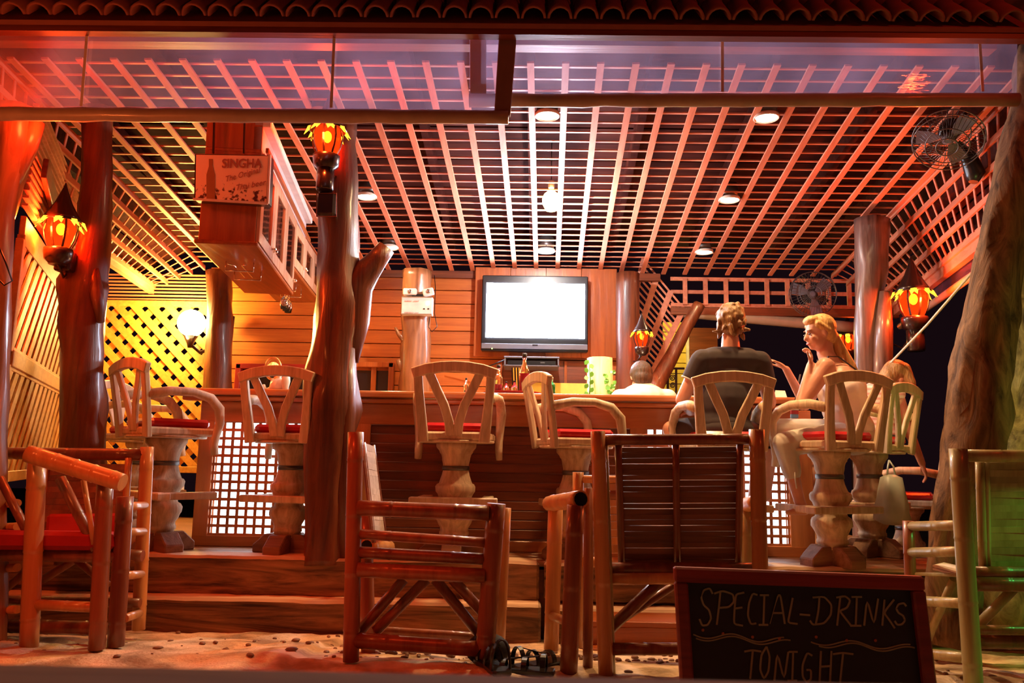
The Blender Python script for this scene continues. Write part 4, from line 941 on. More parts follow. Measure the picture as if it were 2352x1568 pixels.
single('tray', MB().lathe(V((tr_.x, 5.56, CT)), [(.12, 0), (.20, .008), (.21, .02), (.205, .02), (.19, .012), (0, .01)], 24), ruby, 'round red tray under the bottles at counter centre', 'tray', (tr_.x, 5.56, CT))
# ornaments at the left
c = P(625, 900, 5.5); c.z = CT
t = thing('table_mirror', 'small oval gilt mirror on stand behind left stool', 'mirror', c)
mc = P(627, 846, 5.5)
part(t, 'frame', MB().tube([mc + V((.052 * math.cos(a), 0, .075 * math.sin(a))) for a in [2 * PI * i / 28 for i in range(29)]], .009, 8, False), plain('gilt', (.8, .45, .15), .3, metal=.6))
part(t, 'glass', MB().lathe(mc, [(.046, 0), (.046, .006)], 24, (0, 1, 0)), chrome)
part(t, 'stand', MB().lathe(c, [(.055, 0), (.06, .01), (.02, .03), (.012, (mc.z - CT) - .07)], 18), white_pl)
c = P(640, 902, 5.45); c.z = CT
single('salt_pot', MB().lathe(c, [(.06, 0), (.065, .02), (.06, .05), (.04, .075), (.012, .09), (.014, .105), (0, .11)], 20), white_pl, 'round white lidded pot behind left stool', 'pot', c)
c = P(655, 900, 5.4); c.z = CT
single('vase', MB().lathe(c, [(.016, 0), (.022, .02), (.03, .06), (.027, .09), (.014, .105), (.016, .115), (0, .12)], 20), white_pl, 'small cream vase right of the lidded pot', 'vase', c)
c = P(605, 900, 5.4); c.z = CT
single('salt_shaker', MB().lathe(c, [(.014, 0), (.02, .012), (.012, .028), (.010, .036), (0, .04)], 14), white_pl, 'tiny white shaker left of the lidded pot', 'shaker', c)
# paper and glass in front of the woman
c = P(1795, 912, 5.45)
t = thing('folded_bill', 'folded cream paper standing on counter between the couple', 'paper', c)
part(t, 'leaf', MB().hexa([P(1777, 913, 5.4), P(1808, 913, 5.4), P(1808, 913, 5.42), P(1777, 913, 5.42), P(1781, 896, 5.45), P(1803, 897, 5.45), P(1803, 897, 5.452), P(1781, 896, 5.452)]), paper_m)
part(t, 'leaf', MB().hexa([P(1781, 912, 5.5), P(1808, 912, 5.5), P(1808, 912, 5.505), P(1781, 912, 5.505), P(1781, 896, 5.45), P(1803, 897, 5.45), P(1803, 897, 5.455), P(1781, 896, 5.455)]), paper_m)
# ivy on a lit log stump behind the counter
c0, c1 = P(1378, 1060, 6.4), P(1378, 822, 6.4)
t = thing('potted_vine', 'green leafed vine climbing a lit stump behind the counter', 'plant', V((c0.x, 6.4, FLZ)))
part(t, 'stump', MB().tube([V((c0.x, 6.4, FLZ)), V((c0.x, 6.4, 1.0)), V((c0.x, 6.4, 1.4)), c1], [.12, .115, .11, .10], 18, True, .12), wood('pale_stump', (.45, .32, .10), (.85, .66, .28), 'Z', .5))
for i in range(26):
    side = i < 9
    px_ = (1350 + (9 if i % 2 else -3)) if side else random.uniform(1388, 1412); py_ = (832 + i * 9) if side else 826 + random.uniform(0, 80)
    c = P(px_, py_, 6.24); s_ = .024 if side else random.uniform(.014, .028)
    R_ = Matrix.Rotation(random.uniform(-.9, .9), 3, 'Y') @ Matrix.Rotation(random.uniform(-.6, .6), 3, 'X')
    pts = [V((0, 0, s_)), V((s_ * .7, 0, s_ * .35)), V((s_ * .7, -.004, -s_ * .3)), V((0, -.006, -s_)), V((-s_ * .7, -.004, -s_ * .3)), V((-s_ * .7, 0, s_ * .35))]
    part(t, 'leaf', MB().prism([c + R_ @ p for p in pts], (0, .003, 0)), leaf_m, .001)
part(t, 'stem', MB().tube([P(1354, 905, 6.26), P(1356, 870, 6.26), P(1352, 826, 6.27)], .005, 6), leaf_m)
light('plant_light', 'POINT', P(1378, 815, 6.0) + V((0, -.1, .05)), 3, (1, .9, .4), .05)

# ------------------------------------------------------------------ bamboo chairs
def seg(t, name, a, b_, r, mat, nodes=None, hollow=False, sd=0):
    a, b_ = V(a), V(b_); L_ = (b_ - a).length; n_ = nodes if nodes is not None else max(1, int(L_ / .22))
    pts, rs = [a], [r]
    for i in range(1, n_ + 1):
        tt = (i - .5 + .12 * math.sin(i * 3.1 + sd)) / (n_ + .0) if n_ > 1 else .5
        for dt, k in ((-.010 / L_, 1.0), (0, 1.055), (.006 / L_, .97), (.016 / L_, 1.0)):
            if 0 < tt + dt < 1: pts.append(lerp(a, b_, tt + dt)); rs.append(r * k)
    pts.append(b_); rs.append(r * .97)
    o = part(t, name, MB().tube(pts, rs, 12), mat)
    if hollow:
        d = (b_ - a).normalized(); part(o, 'dark_end_disc', MB().lathe(a - d * .0015, [(r * .8, 0), (r * .8, .001)], 12, d), black_m)  # black disc stands in for the shade inside the cane
    return o
def slats(t, a0, b0, a1, b1, n_, wv, mat, name='back_slat', th=.010):
    a0, b0, a1, b1 = map(V, (a0, b0, a1, b1))
    for i in range(n_):
        tt = (i + .5) / n_; p = lerp(a0, a1, tt); q_ = lerp(b0, b1, tt)
        part(t, name, MB().sweep([p, lerp(p, q_, .33) + V((0, .002 * math.sin(i * 2.3), .002 * math.cos(i * 1.7))), q_], wv * (.85 + .25 * abs(math.sin(i * 1.9))), th, (a1 - a0)), mat)

# chair 1: left front, facing the camera
t = thing('bamboo_armchair', 'orange bamboo armchair with red cushion at the left edge', 'chair', P(150, 1490, 3.9))
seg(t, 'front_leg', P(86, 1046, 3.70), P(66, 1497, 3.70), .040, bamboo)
seg(t, 'front_leg', P(242, 1100, 3.66), P(222, 1491, 3.66), .036, bamboo_sh)
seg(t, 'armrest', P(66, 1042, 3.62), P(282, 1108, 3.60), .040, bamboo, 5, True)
seg(t, 'side_post', P(287, 1140, 3.78), P(266, 1484, 3.78), .038, bamboo_sh)
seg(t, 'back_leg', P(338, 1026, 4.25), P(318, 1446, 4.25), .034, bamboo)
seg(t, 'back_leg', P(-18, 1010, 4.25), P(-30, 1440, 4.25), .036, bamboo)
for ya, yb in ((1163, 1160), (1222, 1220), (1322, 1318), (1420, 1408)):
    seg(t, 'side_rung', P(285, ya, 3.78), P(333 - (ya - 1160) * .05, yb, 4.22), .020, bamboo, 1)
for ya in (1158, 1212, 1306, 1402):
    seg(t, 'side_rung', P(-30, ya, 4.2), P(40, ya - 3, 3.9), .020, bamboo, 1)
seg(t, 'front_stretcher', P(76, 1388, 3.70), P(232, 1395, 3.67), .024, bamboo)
seg(t, 'top_rail', P(-20, 1040, 4.25), P(332, 1044, 4.25), .032, bamboo_sh)
seg(t, 'seat_rail', P(-20, 1272, 3.80), P(270, 1276, 3.78), .032, bamboo_sh)
seg(t, 'seat_rail', P(-10, 1262, 4.2), P(328, 1276, 4.2), .030, bamboo_sh)
seg(t, 'back_stretcher', P(-10, 1378, 4.2), P(322, 1384, 4.2), .024, bamboo_sh)
seg(t, 'back_stretcher', P(-10, 1436, 4.15), P(240, 1444, 3.9), .034, bamboo_sh)
seg(t, 'brace', P(0, 1098, 3.8), P(82, 1260, 3.76), .020, bamboo_sh)
seg(t, 'brace', P(138, 1098, 3.75), P(222, 1262, 3.75), .024, bamboo_sh)
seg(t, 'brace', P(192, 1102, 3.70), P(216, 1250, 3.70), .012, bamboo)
seg(t, 'brace', P(100, 1330, 4.1), P(180, 1280, 4.1), .020, bamboo_sh)
seg(t, 'brace', P(170, 1280, 4.1), P(250, 1345, 4.1), .020, bamboo_sh)
seg(t, 'brace', P(10, 1355, 4.1), P(90, 1285, 4.1), .020, bamboo_sh)
slats(t, P(100, 1240, 4.12), P(275, 1240, 4.12), P(104, 1066, 4.24), P(300, 1066, 4.24), 13, .030, bamboo_sh)
seg(t, 'back_stile', P(296, 1052, 4.22), P(280, 1260, 4.16), .018, bamboo)
seg(t, 'back_stile', P(104, 1052, 4.22), P(96, 1260, 4.16), .018, bamboo)
cu = MB(); pz = P(120, 1240, 3.95).z
cu.hexa([P(-60, 1262, 3.72), P(262, 1264, 3.72), P(288, 1258, 4.12), P(-60, 1256, 4.12), P(-60, 1216, 3.72), P(258, 1222, 3.72), P(284, 1220, 4.12), P(-60, 1214, 4.12)])
part(t, 'seat_cushion', cu, red_cloth, .02)
bc = MB(); bc.hexa([P(104, 1226, 4.06), P(282, 1226, 4.06), P(284, 1224, 4.12), P(106, 1224, 4.12), P(108, 1180, 4.12), P(286, 1178, 4.12), P(288, 1178, 4.17), P(110, 1180, 4.17)])
part(t, 'back_cushion', bc, red_cloth, .015)

# chair 2: centre, seen from its side
t = thing('bamboo_armchair', 'dark red bamboo armchair seen from the side before the centre stool', 'chair', P(970, 1500, 3.6))
seg(t, 'back_leg', P(817, 992, 3.60), P(806, 1518, 3.60), .036, bamboo_sh)
seg(t, 'front_leg', P(1140, 1156, 3.60), P(1112, 1520, 3.60), .042, bamboo_sh)
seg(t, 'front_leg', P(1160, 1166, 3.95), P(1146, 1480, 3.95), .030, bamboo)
seg(t, 'back_leg', P(838, 1180, 3.95), P(846, 1500, 3.95), .036, bamboo_sh)
seg(t, 'side_rail', P(822, 1166, 3.58), P(1124, 1178, 3.58), .034, bamboo_sh)
seg(t, 'side_rail', P(822, 1226, 3.60), P(1116, 1246, 3.60), .022, bamboo_sh)
seg(t, 'seat_rail', P(822, 1268, 3.60), P(1116, 1284, 3.60), .026, bamboo_sh)
seg(t, 'seat_rail', P(822, 1308, 3.58), P(1114, 1322, 3.58), .032, bamboo_sh)
seg(t, 'side_stretcher', P(816, 1470, 3.60), P(1104, 1490, 3.60), .034, bamboo_sh)
seg(t, 'side_stretcher', P(850, 1446, 3.95), P(1104, 1462, 3.95), .020, bamboo_sh)
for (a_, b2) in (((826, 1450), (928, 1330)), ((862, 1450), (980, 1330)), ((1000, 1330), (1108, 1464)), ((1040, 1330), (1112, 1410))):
    seg(t, 'brace', P(*a_, 3.66), P(*b2, 3.70), .024, bamboo_sh)
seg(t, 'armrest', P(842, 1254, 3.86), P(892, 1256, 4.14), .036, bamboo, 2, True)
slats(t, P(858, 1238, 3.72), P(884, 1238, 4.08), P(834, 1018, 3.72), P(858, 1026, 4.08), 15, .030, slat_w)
seg(t, 'back_stile', P(834, 1016, 3.74), P(858, 1246, 3.74), .012, bamboo_sh)
seg(t, 'back_stile', P(856, 1022, 4.08), P(886, 1246, 4.08), .012, bamboo_sh)
slats(t, P(850, 1278, 3.64), P(1110, 1292, 3.64), P(850, 1268, 3.95), P(1110, 1282, 3.95), 10, .030, bamboo_sh, 'seat_slat')
# chair 3: right, seen from behind
t = thing('bamboo_armchair', 'tall bamboo armchair seen from behind before the seated man', 'chair', P(1560, 1550, 3.6))
seg(t, 'back_leg', P(1373, 990, 3.50), P(1392, 1556, 3.50), .032, bamboo)
seg(t, 'back_leg', P(1386, 1010, 3.54), P(1404, 1554, 3.54), .020, bamboo_o)
seg(t, 'back_leg', P(1738, 986, 3.50), P(1752, 1556, 3.50), .034, bamboo)
seg(t, 'top_rail', P(1388, 1010, 3.52), P(1726, 1008, 3.52), .024, bamboo_sh)
for x_a, x_b in ((1420, 1428), (1552, 1556), (1700, 1696)):
    seg(t, 'back_stile', P(x_a, 1020, 3.53), P(x_b, 1300, 3.62), .016, bamboo_sh)
slats(t, P(1428, 1296, 3.64), P(1694, 1296, 3.64), P(1420, 1026, 3.55), P(1698, 1024, 3.55), 21, .023, slat_d)
seg(t, 'seat_rail', P(1396, 1306, 3.58), P(1744, 1306, 3.58), .028, bamboo_sh)
seg(t, 'seat_rail', P(1396, 1328, 3.56), P(1750, 1328, 3.56), .026, bamboo)
seg(t, 'armrest', P(1334, 1146, 3.50), P(1262, 1156, 3.98), .038, bamboo, 3, True)
seg(t, 'side_post', P(1322, 1160, 3.52), P(1306, 1546, 3.52), .038, bamboo_sh)
seg(t, 'front_leg', P(1276, 1166, 3.95), P(1266, 1492, 3.95), .036, bamboo)
seg(t, 'side_post', P(1352, 1120, 3.62), P(1350, 1540, 3.60), .022, bamboo_sh)
seg(t, 'side_rung', P(1262, 1412, 3.98), P(1310, 1430, 3.56), .020, bamboo, 1)
seg(t, 'brace', P(1398, 1446, 3.56), P(1520, 1330, 3.58), .026, bamboo_sh)
seg(t, 'brace', P(1416, 1430, 3.60), P(1560, 1336, 3.62), .018, bamboo_sh)
seg(t, 'brace', P(1640, 1336, 3.58), P(1744, 1440, 3.58), .026, bamboo_sh)
seg(t, 'back_stretcher', P(1390, 1490, 3.52), P(1750, 1490, 3.52), .026, bamboo_sh)
seg(t, 'front_leg', P(1716, 1170, 3.95), P(1722, 1500, 3.95), .032, bamboo_o)
seg(t, 'armrest', P(1742, 1150, 3.55), P(1712, 1160, 3.98), .034, bamboo, 2)
# chair 4: beyond it, partly hidden
t = thing('bamboo_armchair', 'bamboo armchair mostly hidden behind the tall right one', 'chair', P(1400, 1470, 4.25))
seg(t, 'back_leg', P(1328, 1084, 4.1), P(1326, 1486, 4.1), .028, bamboo)
seg(t, 'back_leg', P(1640, 1084, 4.1), P(1640, 1486, 4.1), .028, bamboo)
seg(t, 'top_rail', P(1332, 1100, 4.1), P(1640, 1104, 4.1), .020, bamboo)
seg(t, 'side_rail', P(1340, 1136, 4.1), P(1640, 1140, 4.1), .024, bamboo_sh)
seg(t, 'side_rail', P(1332, 1290, 4.1), P(1640, 1296, 4.1), .026, bamboo)
slats(t, P(1400, 1286, 4.12), P(1630, 1286, 4.12), P(1400, 1110, 4.1), P(1630, 1110, 4.1), 10, .034, bamboo)
# chair 5: right edge, greenish
t = thing('bamboo_armchair', 'green lit bamboo armchair seen from behind at the right edge', 'chair', P(2250, 1550, 3.45))
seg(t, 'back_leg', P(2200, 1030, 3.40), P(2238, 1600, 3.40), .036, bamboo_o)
seg(t, 'back_leg', P(2196, 1032, 3.44), P(2218, 1300, 3.44), .022, bamboo_sh)
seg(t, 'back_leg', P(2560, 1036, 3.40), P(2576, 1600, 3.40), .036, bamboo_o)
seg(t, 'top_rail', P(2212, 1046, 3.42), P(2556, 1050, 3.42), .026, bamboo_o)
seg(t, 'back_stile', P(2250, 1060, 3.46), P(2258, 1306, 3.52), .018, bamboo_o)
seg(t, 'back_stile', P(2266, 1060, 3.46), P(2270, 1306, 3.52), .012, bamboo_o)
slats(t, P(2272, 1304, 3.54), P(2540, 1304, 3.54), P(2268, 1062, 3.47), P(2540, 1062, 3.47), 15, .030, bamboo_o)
seg(t, 'seat_rail', P(2226, 1316, 3.48), P(2570, 1316, 3.48), .028, bamboo_sh)
seg(t, 'seat_rail', P(2228, 1340, 3.46), P(2570, 1344, 3.46), .030, bamboo_sh)
seg(t, 'back_stretcher', P(2232, 1446, 3.44), P(2570, 1450, 3.44), .020, bamboo_sh)
seg(t, 'back_stretcher', P(2232, 1470, 3.48), P(2570, 1474, 3.48), .034, bamboo_sh)
seg(t, 'front_leg', P(2086, 1196, 3.95), P(2098, 1500, 3.95), .026, bamboo_sh)
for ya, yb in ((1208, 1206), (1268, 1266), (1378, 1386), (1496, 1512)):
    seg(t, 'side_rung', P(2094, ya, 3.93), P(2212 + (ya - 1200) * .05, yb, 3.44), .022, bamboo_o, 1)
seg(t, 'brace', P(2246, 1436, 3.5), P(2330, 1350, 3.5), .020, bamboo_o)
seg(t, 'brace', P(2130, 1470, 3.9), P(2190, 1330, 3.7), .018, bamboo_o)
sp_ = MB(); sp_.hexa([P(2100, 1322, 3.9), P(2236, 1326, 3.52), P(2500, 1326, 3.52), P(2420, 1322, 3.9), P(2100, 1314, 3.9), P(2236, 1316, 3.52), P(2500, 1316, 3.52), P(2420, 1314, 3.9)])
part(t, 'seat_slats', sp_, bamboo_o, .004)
t = thing('menu_booklet', 'cream booklet lying on seat of the green lit chair', 'booklet', P(2180, 1312, 3.7))
for k_ in (0, 1):
    part(t, 'cover', MB().hexa([P(2142, 1308 - k_ * 7, 3.82), P(2210, 1326 - k_ * 7, 3.6), P(2232, 1316 - k_ * 7, 3.62), P(2168, 1302 - k_ * 7, 3.85), P(2142, 1304 - k_ * 7, 3.82), P(2210, 1322 - k_ * 7, 3.6), P(2232, 1312 - k_ * 7, 3.62), P(2168, 1298 - k_ * 7, 3.85)]), paper_m)

# ------------------------------------------------------------------ chalkboard
SY = 2.75
t = thing('chalkboard_sign', 'red framed chalkboard announcing special drinks standing on sand', 'sign', P(1850, 1650, SY))
TL, TR, BR, BL = P(1546, 1300, SY), P(2116, 1322, SY), P(2160, 1680, SY - .04), P(1568, 1680, SY - .04)
def SP(u, v_, d=0): return lerp(lerp(TL, TR, u), lerp(BL, BR, u), v_) + V((0, -d, 0))
def fbar(u0, v0, u1, v1, d=.022): # quad in board uv, thick
    return MB().hexa([SP(u0, v1, d), SP(u1, v1, d), SP(u1, v1, -.012), SP(u0, v1, -.012), SP(u0, v0, d), SP(u1, v0, d), SP(u1, v0, -.012), SP(u0, v0, -.012)])
part(t, 'frame_rail', fbar(0, 0, 1, .095), frame_m, .006)
part(t, 'frame_rail', fbar(0, .905, 1, 1), frame_m, .006)
part(t, 'frame_stile', fbar(0, .095, .052, .905), frame_m, .006)
part(t, 'frame_stile', fbar(.948, .095, 1, .905), frame_m, .006)
part(t, 'slate', MB().hexa([SP(.05, .91, 0), SP(.95, .91, 0), SP(.95, .91, -.01), SP(.05, .91, -.01), SP(.05, .09, 0), SP(.95, .09, 0), SP(.95, .09, -.01), SP(.05, .09, -.01)]), board_m)
part(t, 'rear_leg', MB().bar(P(1600, 1320, SY + .03), P(1600, 1600, SY + .35), .04, .025, (1, 0, 0)), frame_m, .003)
part(t, 'rear_leg', MB().bar(P(2080, 1340, SY + .03), P(2090, 1600, SY + .35), .04, .025, (1, 0, 0)), frame_m, .003)
G = {'S': [[(.95, .85), (.75, 1), (.3, .95), (.12, .75), (.3, .55), (.7, .42), (.85, .2), (.6, .02), (.2, 0), (0, .18)]],
     'P': [[(.3, 1), (.22, .5), (.12, 0)], [(0, .92), (.4, 1), (.9, .9), (.95, .68), (.7, .52), (.25, .5)]],
     'E': [[(.9, 1), (.25, .95), (.15, .5), (.1, .05), (.8, 0)], [(.18, .52), (.75, .55)]],
     'C': [[(.9, .95), (.5, 1), (.2, .7), (.1, .3), (.35, .02), (.8, .05)]],
     'I': [[(.1, 1), (.9, 1)], [(.5, 1), (.42, 0)], [(0, 0), (.85, 0)]],
     'A': [[(.0, 0), (.45, 1), (.6, 1), (.85, 0)], [(.15, .38), (.75, .38)]],
     'L': [[(.5, 1), (.3, .5), (.1, .05), (.9, .0)]],
     '-': [[(0, .5), (1, .45)]],
     'D': [[(.35, 1), (.3, .5), (.15, 0)], [(0, .95), (.6, .98), (.98, .7), (.95, .35), (.6, .05), (0, .0), (-.15, .15)]],
     'R': [[(.3, 1), (.2, .5), (.1, 0)], [(.05, .95), (.6, 1), (.9, .85), (.7, .6), (.25, .5), (.6, .25), (.95, 0)]],
     'N': [[(0, 0), (.2, 1), (.7, 0), (1, 1)]],
     'K': [[(.25, 1), (.1, 0)], [(.9, 1), (.2, .5), (.6, .2), (.95, -.1)]],
     'T': [[(-.1, .95), (.5, 1), (1.2, .95)], [(.55, 1), (.45, .5), (.35, 0)]],
     'O': [[(.6, 1), (.2, .75), (.1, .3), (.4, .02), (.75, .25), (.85, .7), (.6, 1)]],
     'G': [[(.9, .9), (.5, 1), (.15, .6), (.15, .2), (.45, 0), (.8, .1), (.8, .42), (.45, .42)]],
     'H': [[(.15, 1), (.05, 0)], [(.9, 1), (.8, 0)], [(.1, .5), (.85, .52)]]}
def UV(px, py): # photo position on the board plane
    d = fw + rt * ((px - 1176) / F) + up * ((784 - py) / F); nn = (TR - TL).cross(BL - TL).normalized(); o_ = V((0, 0, EYE))
    return o_ + d * ((TL - o_).dot(nn) / d.dot(nn)) + V((0, -.003, 0))
def chalk(word, spots, name='lettering', mat=chalk_m, wd=.0062):
    for ch, (x_, yb_, w_, h_) in zip(word, spots):
        mb = MB()
        for st_ in G[ch]:
            pts = []
            for i in range(len(st_) - 1):
                for k_ in range(4):
                    tt = k_ / 4; a_, b2 = st_[i], st_[i + 1]; pts.append((lerp(a_[0], b2[0], tt), lerp(a_[1], b2[1], tt)))
            pts.append(st_[-1])
            # light smoothing
            sm_ = [pts[0]] + [((pts[i - 1][0] + 2 * pts[i][0] + pts[i + 1][0]) / 4, (pts[i - 1][1] + 2 * pts[i][1] + pts[i + 1][1]) / 4) for i in range(1, len(pts) - 1)] + [pts[-1]]
            mb.sweep([UV(x_ + p[0] * w_, yb_ - p[1] * h_) for p in sm_], wd, .0015, (0.3, 0, 1) if len(sm_) and abs(sm_[0][0] - sm_[-1][0]) > abs(sm_[0][1] - sm_[-1][1]) else (1, 0, 0))
        part(t, name, mb, mat)
chalk('SPECIAL-DRINKS', [(1606, 1436, 32, 86), (1640, 1434, 48, 78), (1682, 1436, 30, 76), (1714, 1434, 28, 72), (1742, 1434, 26, 68), (1768, 1432, 40, 66), (1806, 1432, 28, 60), (1836, 1428, 24, 36), (1866, 1434, 44, 66), (1918, 1436, 38, 68), (1952, 1436, 30, 66), (1984, 1436, 32, 62), (2022, 1436, 34, 60), (2054, 1434, 28, 50)])
chalk('TONIGHT', [(1712, 1558, 30, 66), (1742, 1560, 30, 76), (1778, 1562, 32, 66), (1808, 1562, 26, 66), (1838, 1566, 30, 68), (1880, 1566, 32, 72), (1916, 1566, 36, 68)])
wv = MB()
for (xa, xb, yo, ph) in ((1592, 1800, 1456, 0), (1598, 1815, 1462, .4), (1862, 2090, 1472, .2), (1880, 2100, 1478, .7)):
    wv.sweep([UV(lerp(xa, xb, i / 40), yo + (i / 40) * 14 + 7 * math.sin(ph + i / 40 * 11)) for i in range(41)], .0045, .0015, (0, 0, 1))
part(t, 'chalk_flourish', wv, chalk_m)
for (x_, y_) in ((1614, 1446), (1660, 1454), (1728, 1462), (1790, 1466), (1874, 1462), (1944, 1470), (2010, 1470)):
    part(t, 'chalk_dot', MB().ell(UV(x_, y_), (.005, .002, .005), None, 8, 5), chalk_o)

# ------------------------------------------------------------------ table edge in front of the lens, sandals
te = P(1176, 1546, .55)
tb = thing('near_table', 'blurred wooden table edge along the bottom of the picture', 'table', (0, .2, .21))
part(tb, 'tabletop', MB().box((0, .55 - .45, te.z - .018), (2.6, .9, .036)), wood('table_wood', (.16, .07, .02), (.26, .12, .035), 'X', .95), .006)
for sx_ in (-1, 1):
    for yy in (-.28, .48): part(tb, 'leg', MB().box((sx_ * 1.2, yy, (te.z - .03 + .2) / 2), (.06, .06, te.z - .23)), dark_x, .004)
# tangled black strappy sandals
def sandal(label, c, rz, hgt):
    c = V(c); t = thing('sandal', label, 'sandal', c, rz, 'black strappy sandals on the sand')
    R_ = Matrix.Rotation(rz, 3, 'Z')
    def L_(x_, y_, z_): return c + R_ @ V((x_, y_, z_))
    sole = [(-.045, -.13), (-.03, -.145), (.03, -.145), (.042, -.12), (.038, 0), (.05, .09), (.03, .145), (-.02, .15), (-.048, .10), (-.038, 0)]
    part(t, 'sole', MB().prism([L_(a_, b2, 0) for a_, b2 in sole], (0, 0, .022)), black_m, .005)
    for (yy, hh) in ((-.10, hgt), (-.02, hgt * .7), (.07, hgt * .55)):
        part(t, 'strap', MB().sweep([L_(.042 * math.cos(a_), yy, .02 + hh * math.sin(a_)) for a_ in [PI * i / 12 for i in range(13)]], .022, .004, R_ @ V((0, 1, 0))), black_m)
    part(t, 'strap', MB().sweep([L_(.0, .08, .02 + hgt * .5), L_(.03, 0, .02 + hgt * .6), L_(-.01, -.08, .02 + hgt * .9)], .016, .004, R_ @ V((1, 0, 0))), black_m)
    return t
def gz(px, py, Y): q_ = P(px, py, Y); return V((q_.x, Y, sand_z(q_.x, Y)))
sandal('black strappy sandal upright at centre chair front leg', gz(1130, 1520, 3.52), .4, .115)
sandal('black strappy sandal lying right of the first', gz(1195, 1520, 3.5), 1.4, .06)
sandal('black strappy sandal nearest right bamboo chair', gz(1232, 1505, 3.62), -.9, .08)
bag = MB()
bag.ell(gz(1120, 1500, 3.66) + V((0, 0, .055)), (.10, .07, .07))
single('cloth_bag', bag, plain('black_cloth', (.015, .013, .02), .8), 'black cloth bundle behind the sandals', 'bag', gz(1120, 1500, 3.66))
tw = MB()
for i in range(260):
    if i < 150: x_ = random.gauss(-.15, .55); y_ = random.gauss(3.95, .10)
    else: x_ = random.uniform(-2.6, 2.2); y_ = random.uniform(3.5, 4.6)
    z_ = sand_z(x_, y_); k_ = random.uniform(.004, .016)
    tw.ell(V((x_, y_, z_ + k_ * .3)), (k_ * random.uniform(1, 2.2), k_, k_ * .7), Matrix.Rotation(random.uniform(0, PI), 3, 'Z'), 6, 4)
single('beach_litter', tw, raw_dark, 'dark bark crumbs and bits strewn over the sand', 'debris', (0, 4, .15), kind='stuff')

# ------------------------------------------------------------------ people
def frame_of(f, u):
    f = V(f).normalized(); u = (V(u) - f * V(u).dot(f)).normalized(); s = f.cross(u); return Matrix((s, f, u)).transposed()
def head(mb, c, f, u, k=1.0):
    R_ = frame_of(f, u); c = V(c)
    def L_(x, y, z): return c + R_ @ V((x * k, y * k, z * k))
    mb.ell(L_(0, -.012, .02), (.074 * k, .092 * k, .092 * k), R_)
    mb.ell(L_(0, .028, -.045), (.056 * k, .062 * k, .068 * k), R_)
    mb.ell(L_(0, .060, -.088), (.026 * k, .022 * k, .020 * k), R_)
    mb.cap(L_(0, .082, .005), .009 * k, L_(0, .103, -.032), .013 * k, 8)
    for s in (-1, 1):
        mb.ell(L_(s * .076, -.005, -.012), (.010 * k, .018 * k, .030 * k), R_)
        mb.ell(L_(s * .032, .070, -.03), (.020 * k, .014 * k, .018 * k), R_)
    mb.ell(L_(0, .080, -.060), (.024 * k, .012 * k, .007 * k), R_); mb.ell(L_(0, .078, -.072), (.021 * k, .012 * k, .007 * k), R_)
    mb.ell(L_(0, .072, .022), (.045 * k, .014 * k, .008 * k), R_)
    return L_, R_
def hand(mb, wr, d, nrm, k=1.0, curl=.5, side=1):
    d = V(d).normalized(); nrm = V(nrm); nrm = (nrm - d * nrm.dot(d)).normalized(); s = d.cross(nrm) * side; wr = V(wr)
    R_ = Matrix((s, d, nrm)).transposed()
    mb.ell(wr + d * .045 * k, (.038 * k, .050 * k, .016 * k), R_)
    for i, (off, ln) in enumerate(((-.030, .062), (-.010, .074), (.010, .070), (.028, .054))):
        a = wr + d * .082 * k + s * off * k
        for j in range(3):
            ang = curl * (j + .6); dd = (d * math.cos(ang) - nrm * math.sin(ang)); b2 = a + dd * ln * k * (.42 if j == 0 else .30)
            mb.cap(a, .0085 * k, b2, .0075 * k, 8); a = b2
    a = wr + d * .02 * k - s * .030 * k; b2 = a + (d * .55 - s * .75 - nrm * .25).normalized() * .045 * k; c2 = b2 + (d * .85 - s * .3 - nrm * .3).normalized() * .032 * k
    mb.cap(a, .012 * k, b2, .010 * k, 8); mb.cap(b2, .010 * k, c2, .008 * k, 8)
def shell(mb, pts, rs): # chain of capsules
    for i in range(len(pts) - 1): mb.cap(pts[i], rs[i], pts[i + 1], rs[i + 1])

# --- man on the stool, seen from behind
MY = 5.08
sh_l, sh_r = P(1612, 826, MY), P(1746, 830, MY)
el_l, el_r = P(1566, 918, MY + .04), P(1768, 924, MY + .05)
wr_l, wr_r = P(1585, 946, MY + .26), P(1742, 940, MY + .27)
hipc = P(1664, 985, MY); chest = P(1672, 868, MY + .03); nk = P(1678, 798, MY + .02); hd = P(1678, 742, MY + .04)
kn_l, kn_r = P(1540, 985, MY + .26), P(1752, 1000, MY + .26); an_l, an_r = P(1600, 1150, MY + .12), P(1730, 1150, MY + .12)
t = thing('person', 'person in charcoal tee shirt with short dark blond hair, seen from behind', 'person', V((hipc.x, MY, FLZ)))
body = MB()
Lh, Rh = head(body, hd, (.12, 1, -.03), (0, 0, 1), 1.05)
body.cap(nk + V((0, 0, .06)), .056, nk - V((0, 0, .05)), .066)
shell(body, [sh_l, el_l, wr_l], [.056, .042, .028]); shell(body, [sh_r, el_r, wr_r], [.056, .042, .028])
body.ell(chest, (.165, .10, .17)); body.ell(P(1668, 930, MY), (.15, .105, .16)); body.ell(hipc + V((0, 0, .01)), (.175, .13, .12))
shell(body, [hipc + V((-.09, .02, -.02)), kn_l, an_l], [.085, .055, .036]); shell(body, [hipc + V((.09, .02, -.02)), kn_r, an_r], [.085, .055, .036])
for an in (an_l, an_r): shell(body, [an, an + V((0, .04, -.05)), an + V((0, .16, -.065))], [.036, .032, .022])
hand(body, wr_l, (.35, .9, -.1), (0, 0, 1), 1, .4, 1); hand(body, wr_r, (-.35, .9, -.1), (0, 0, 1), 1, .4, -1)
part(t, 'body', body, skin, remesh=.0075, smooth=4)
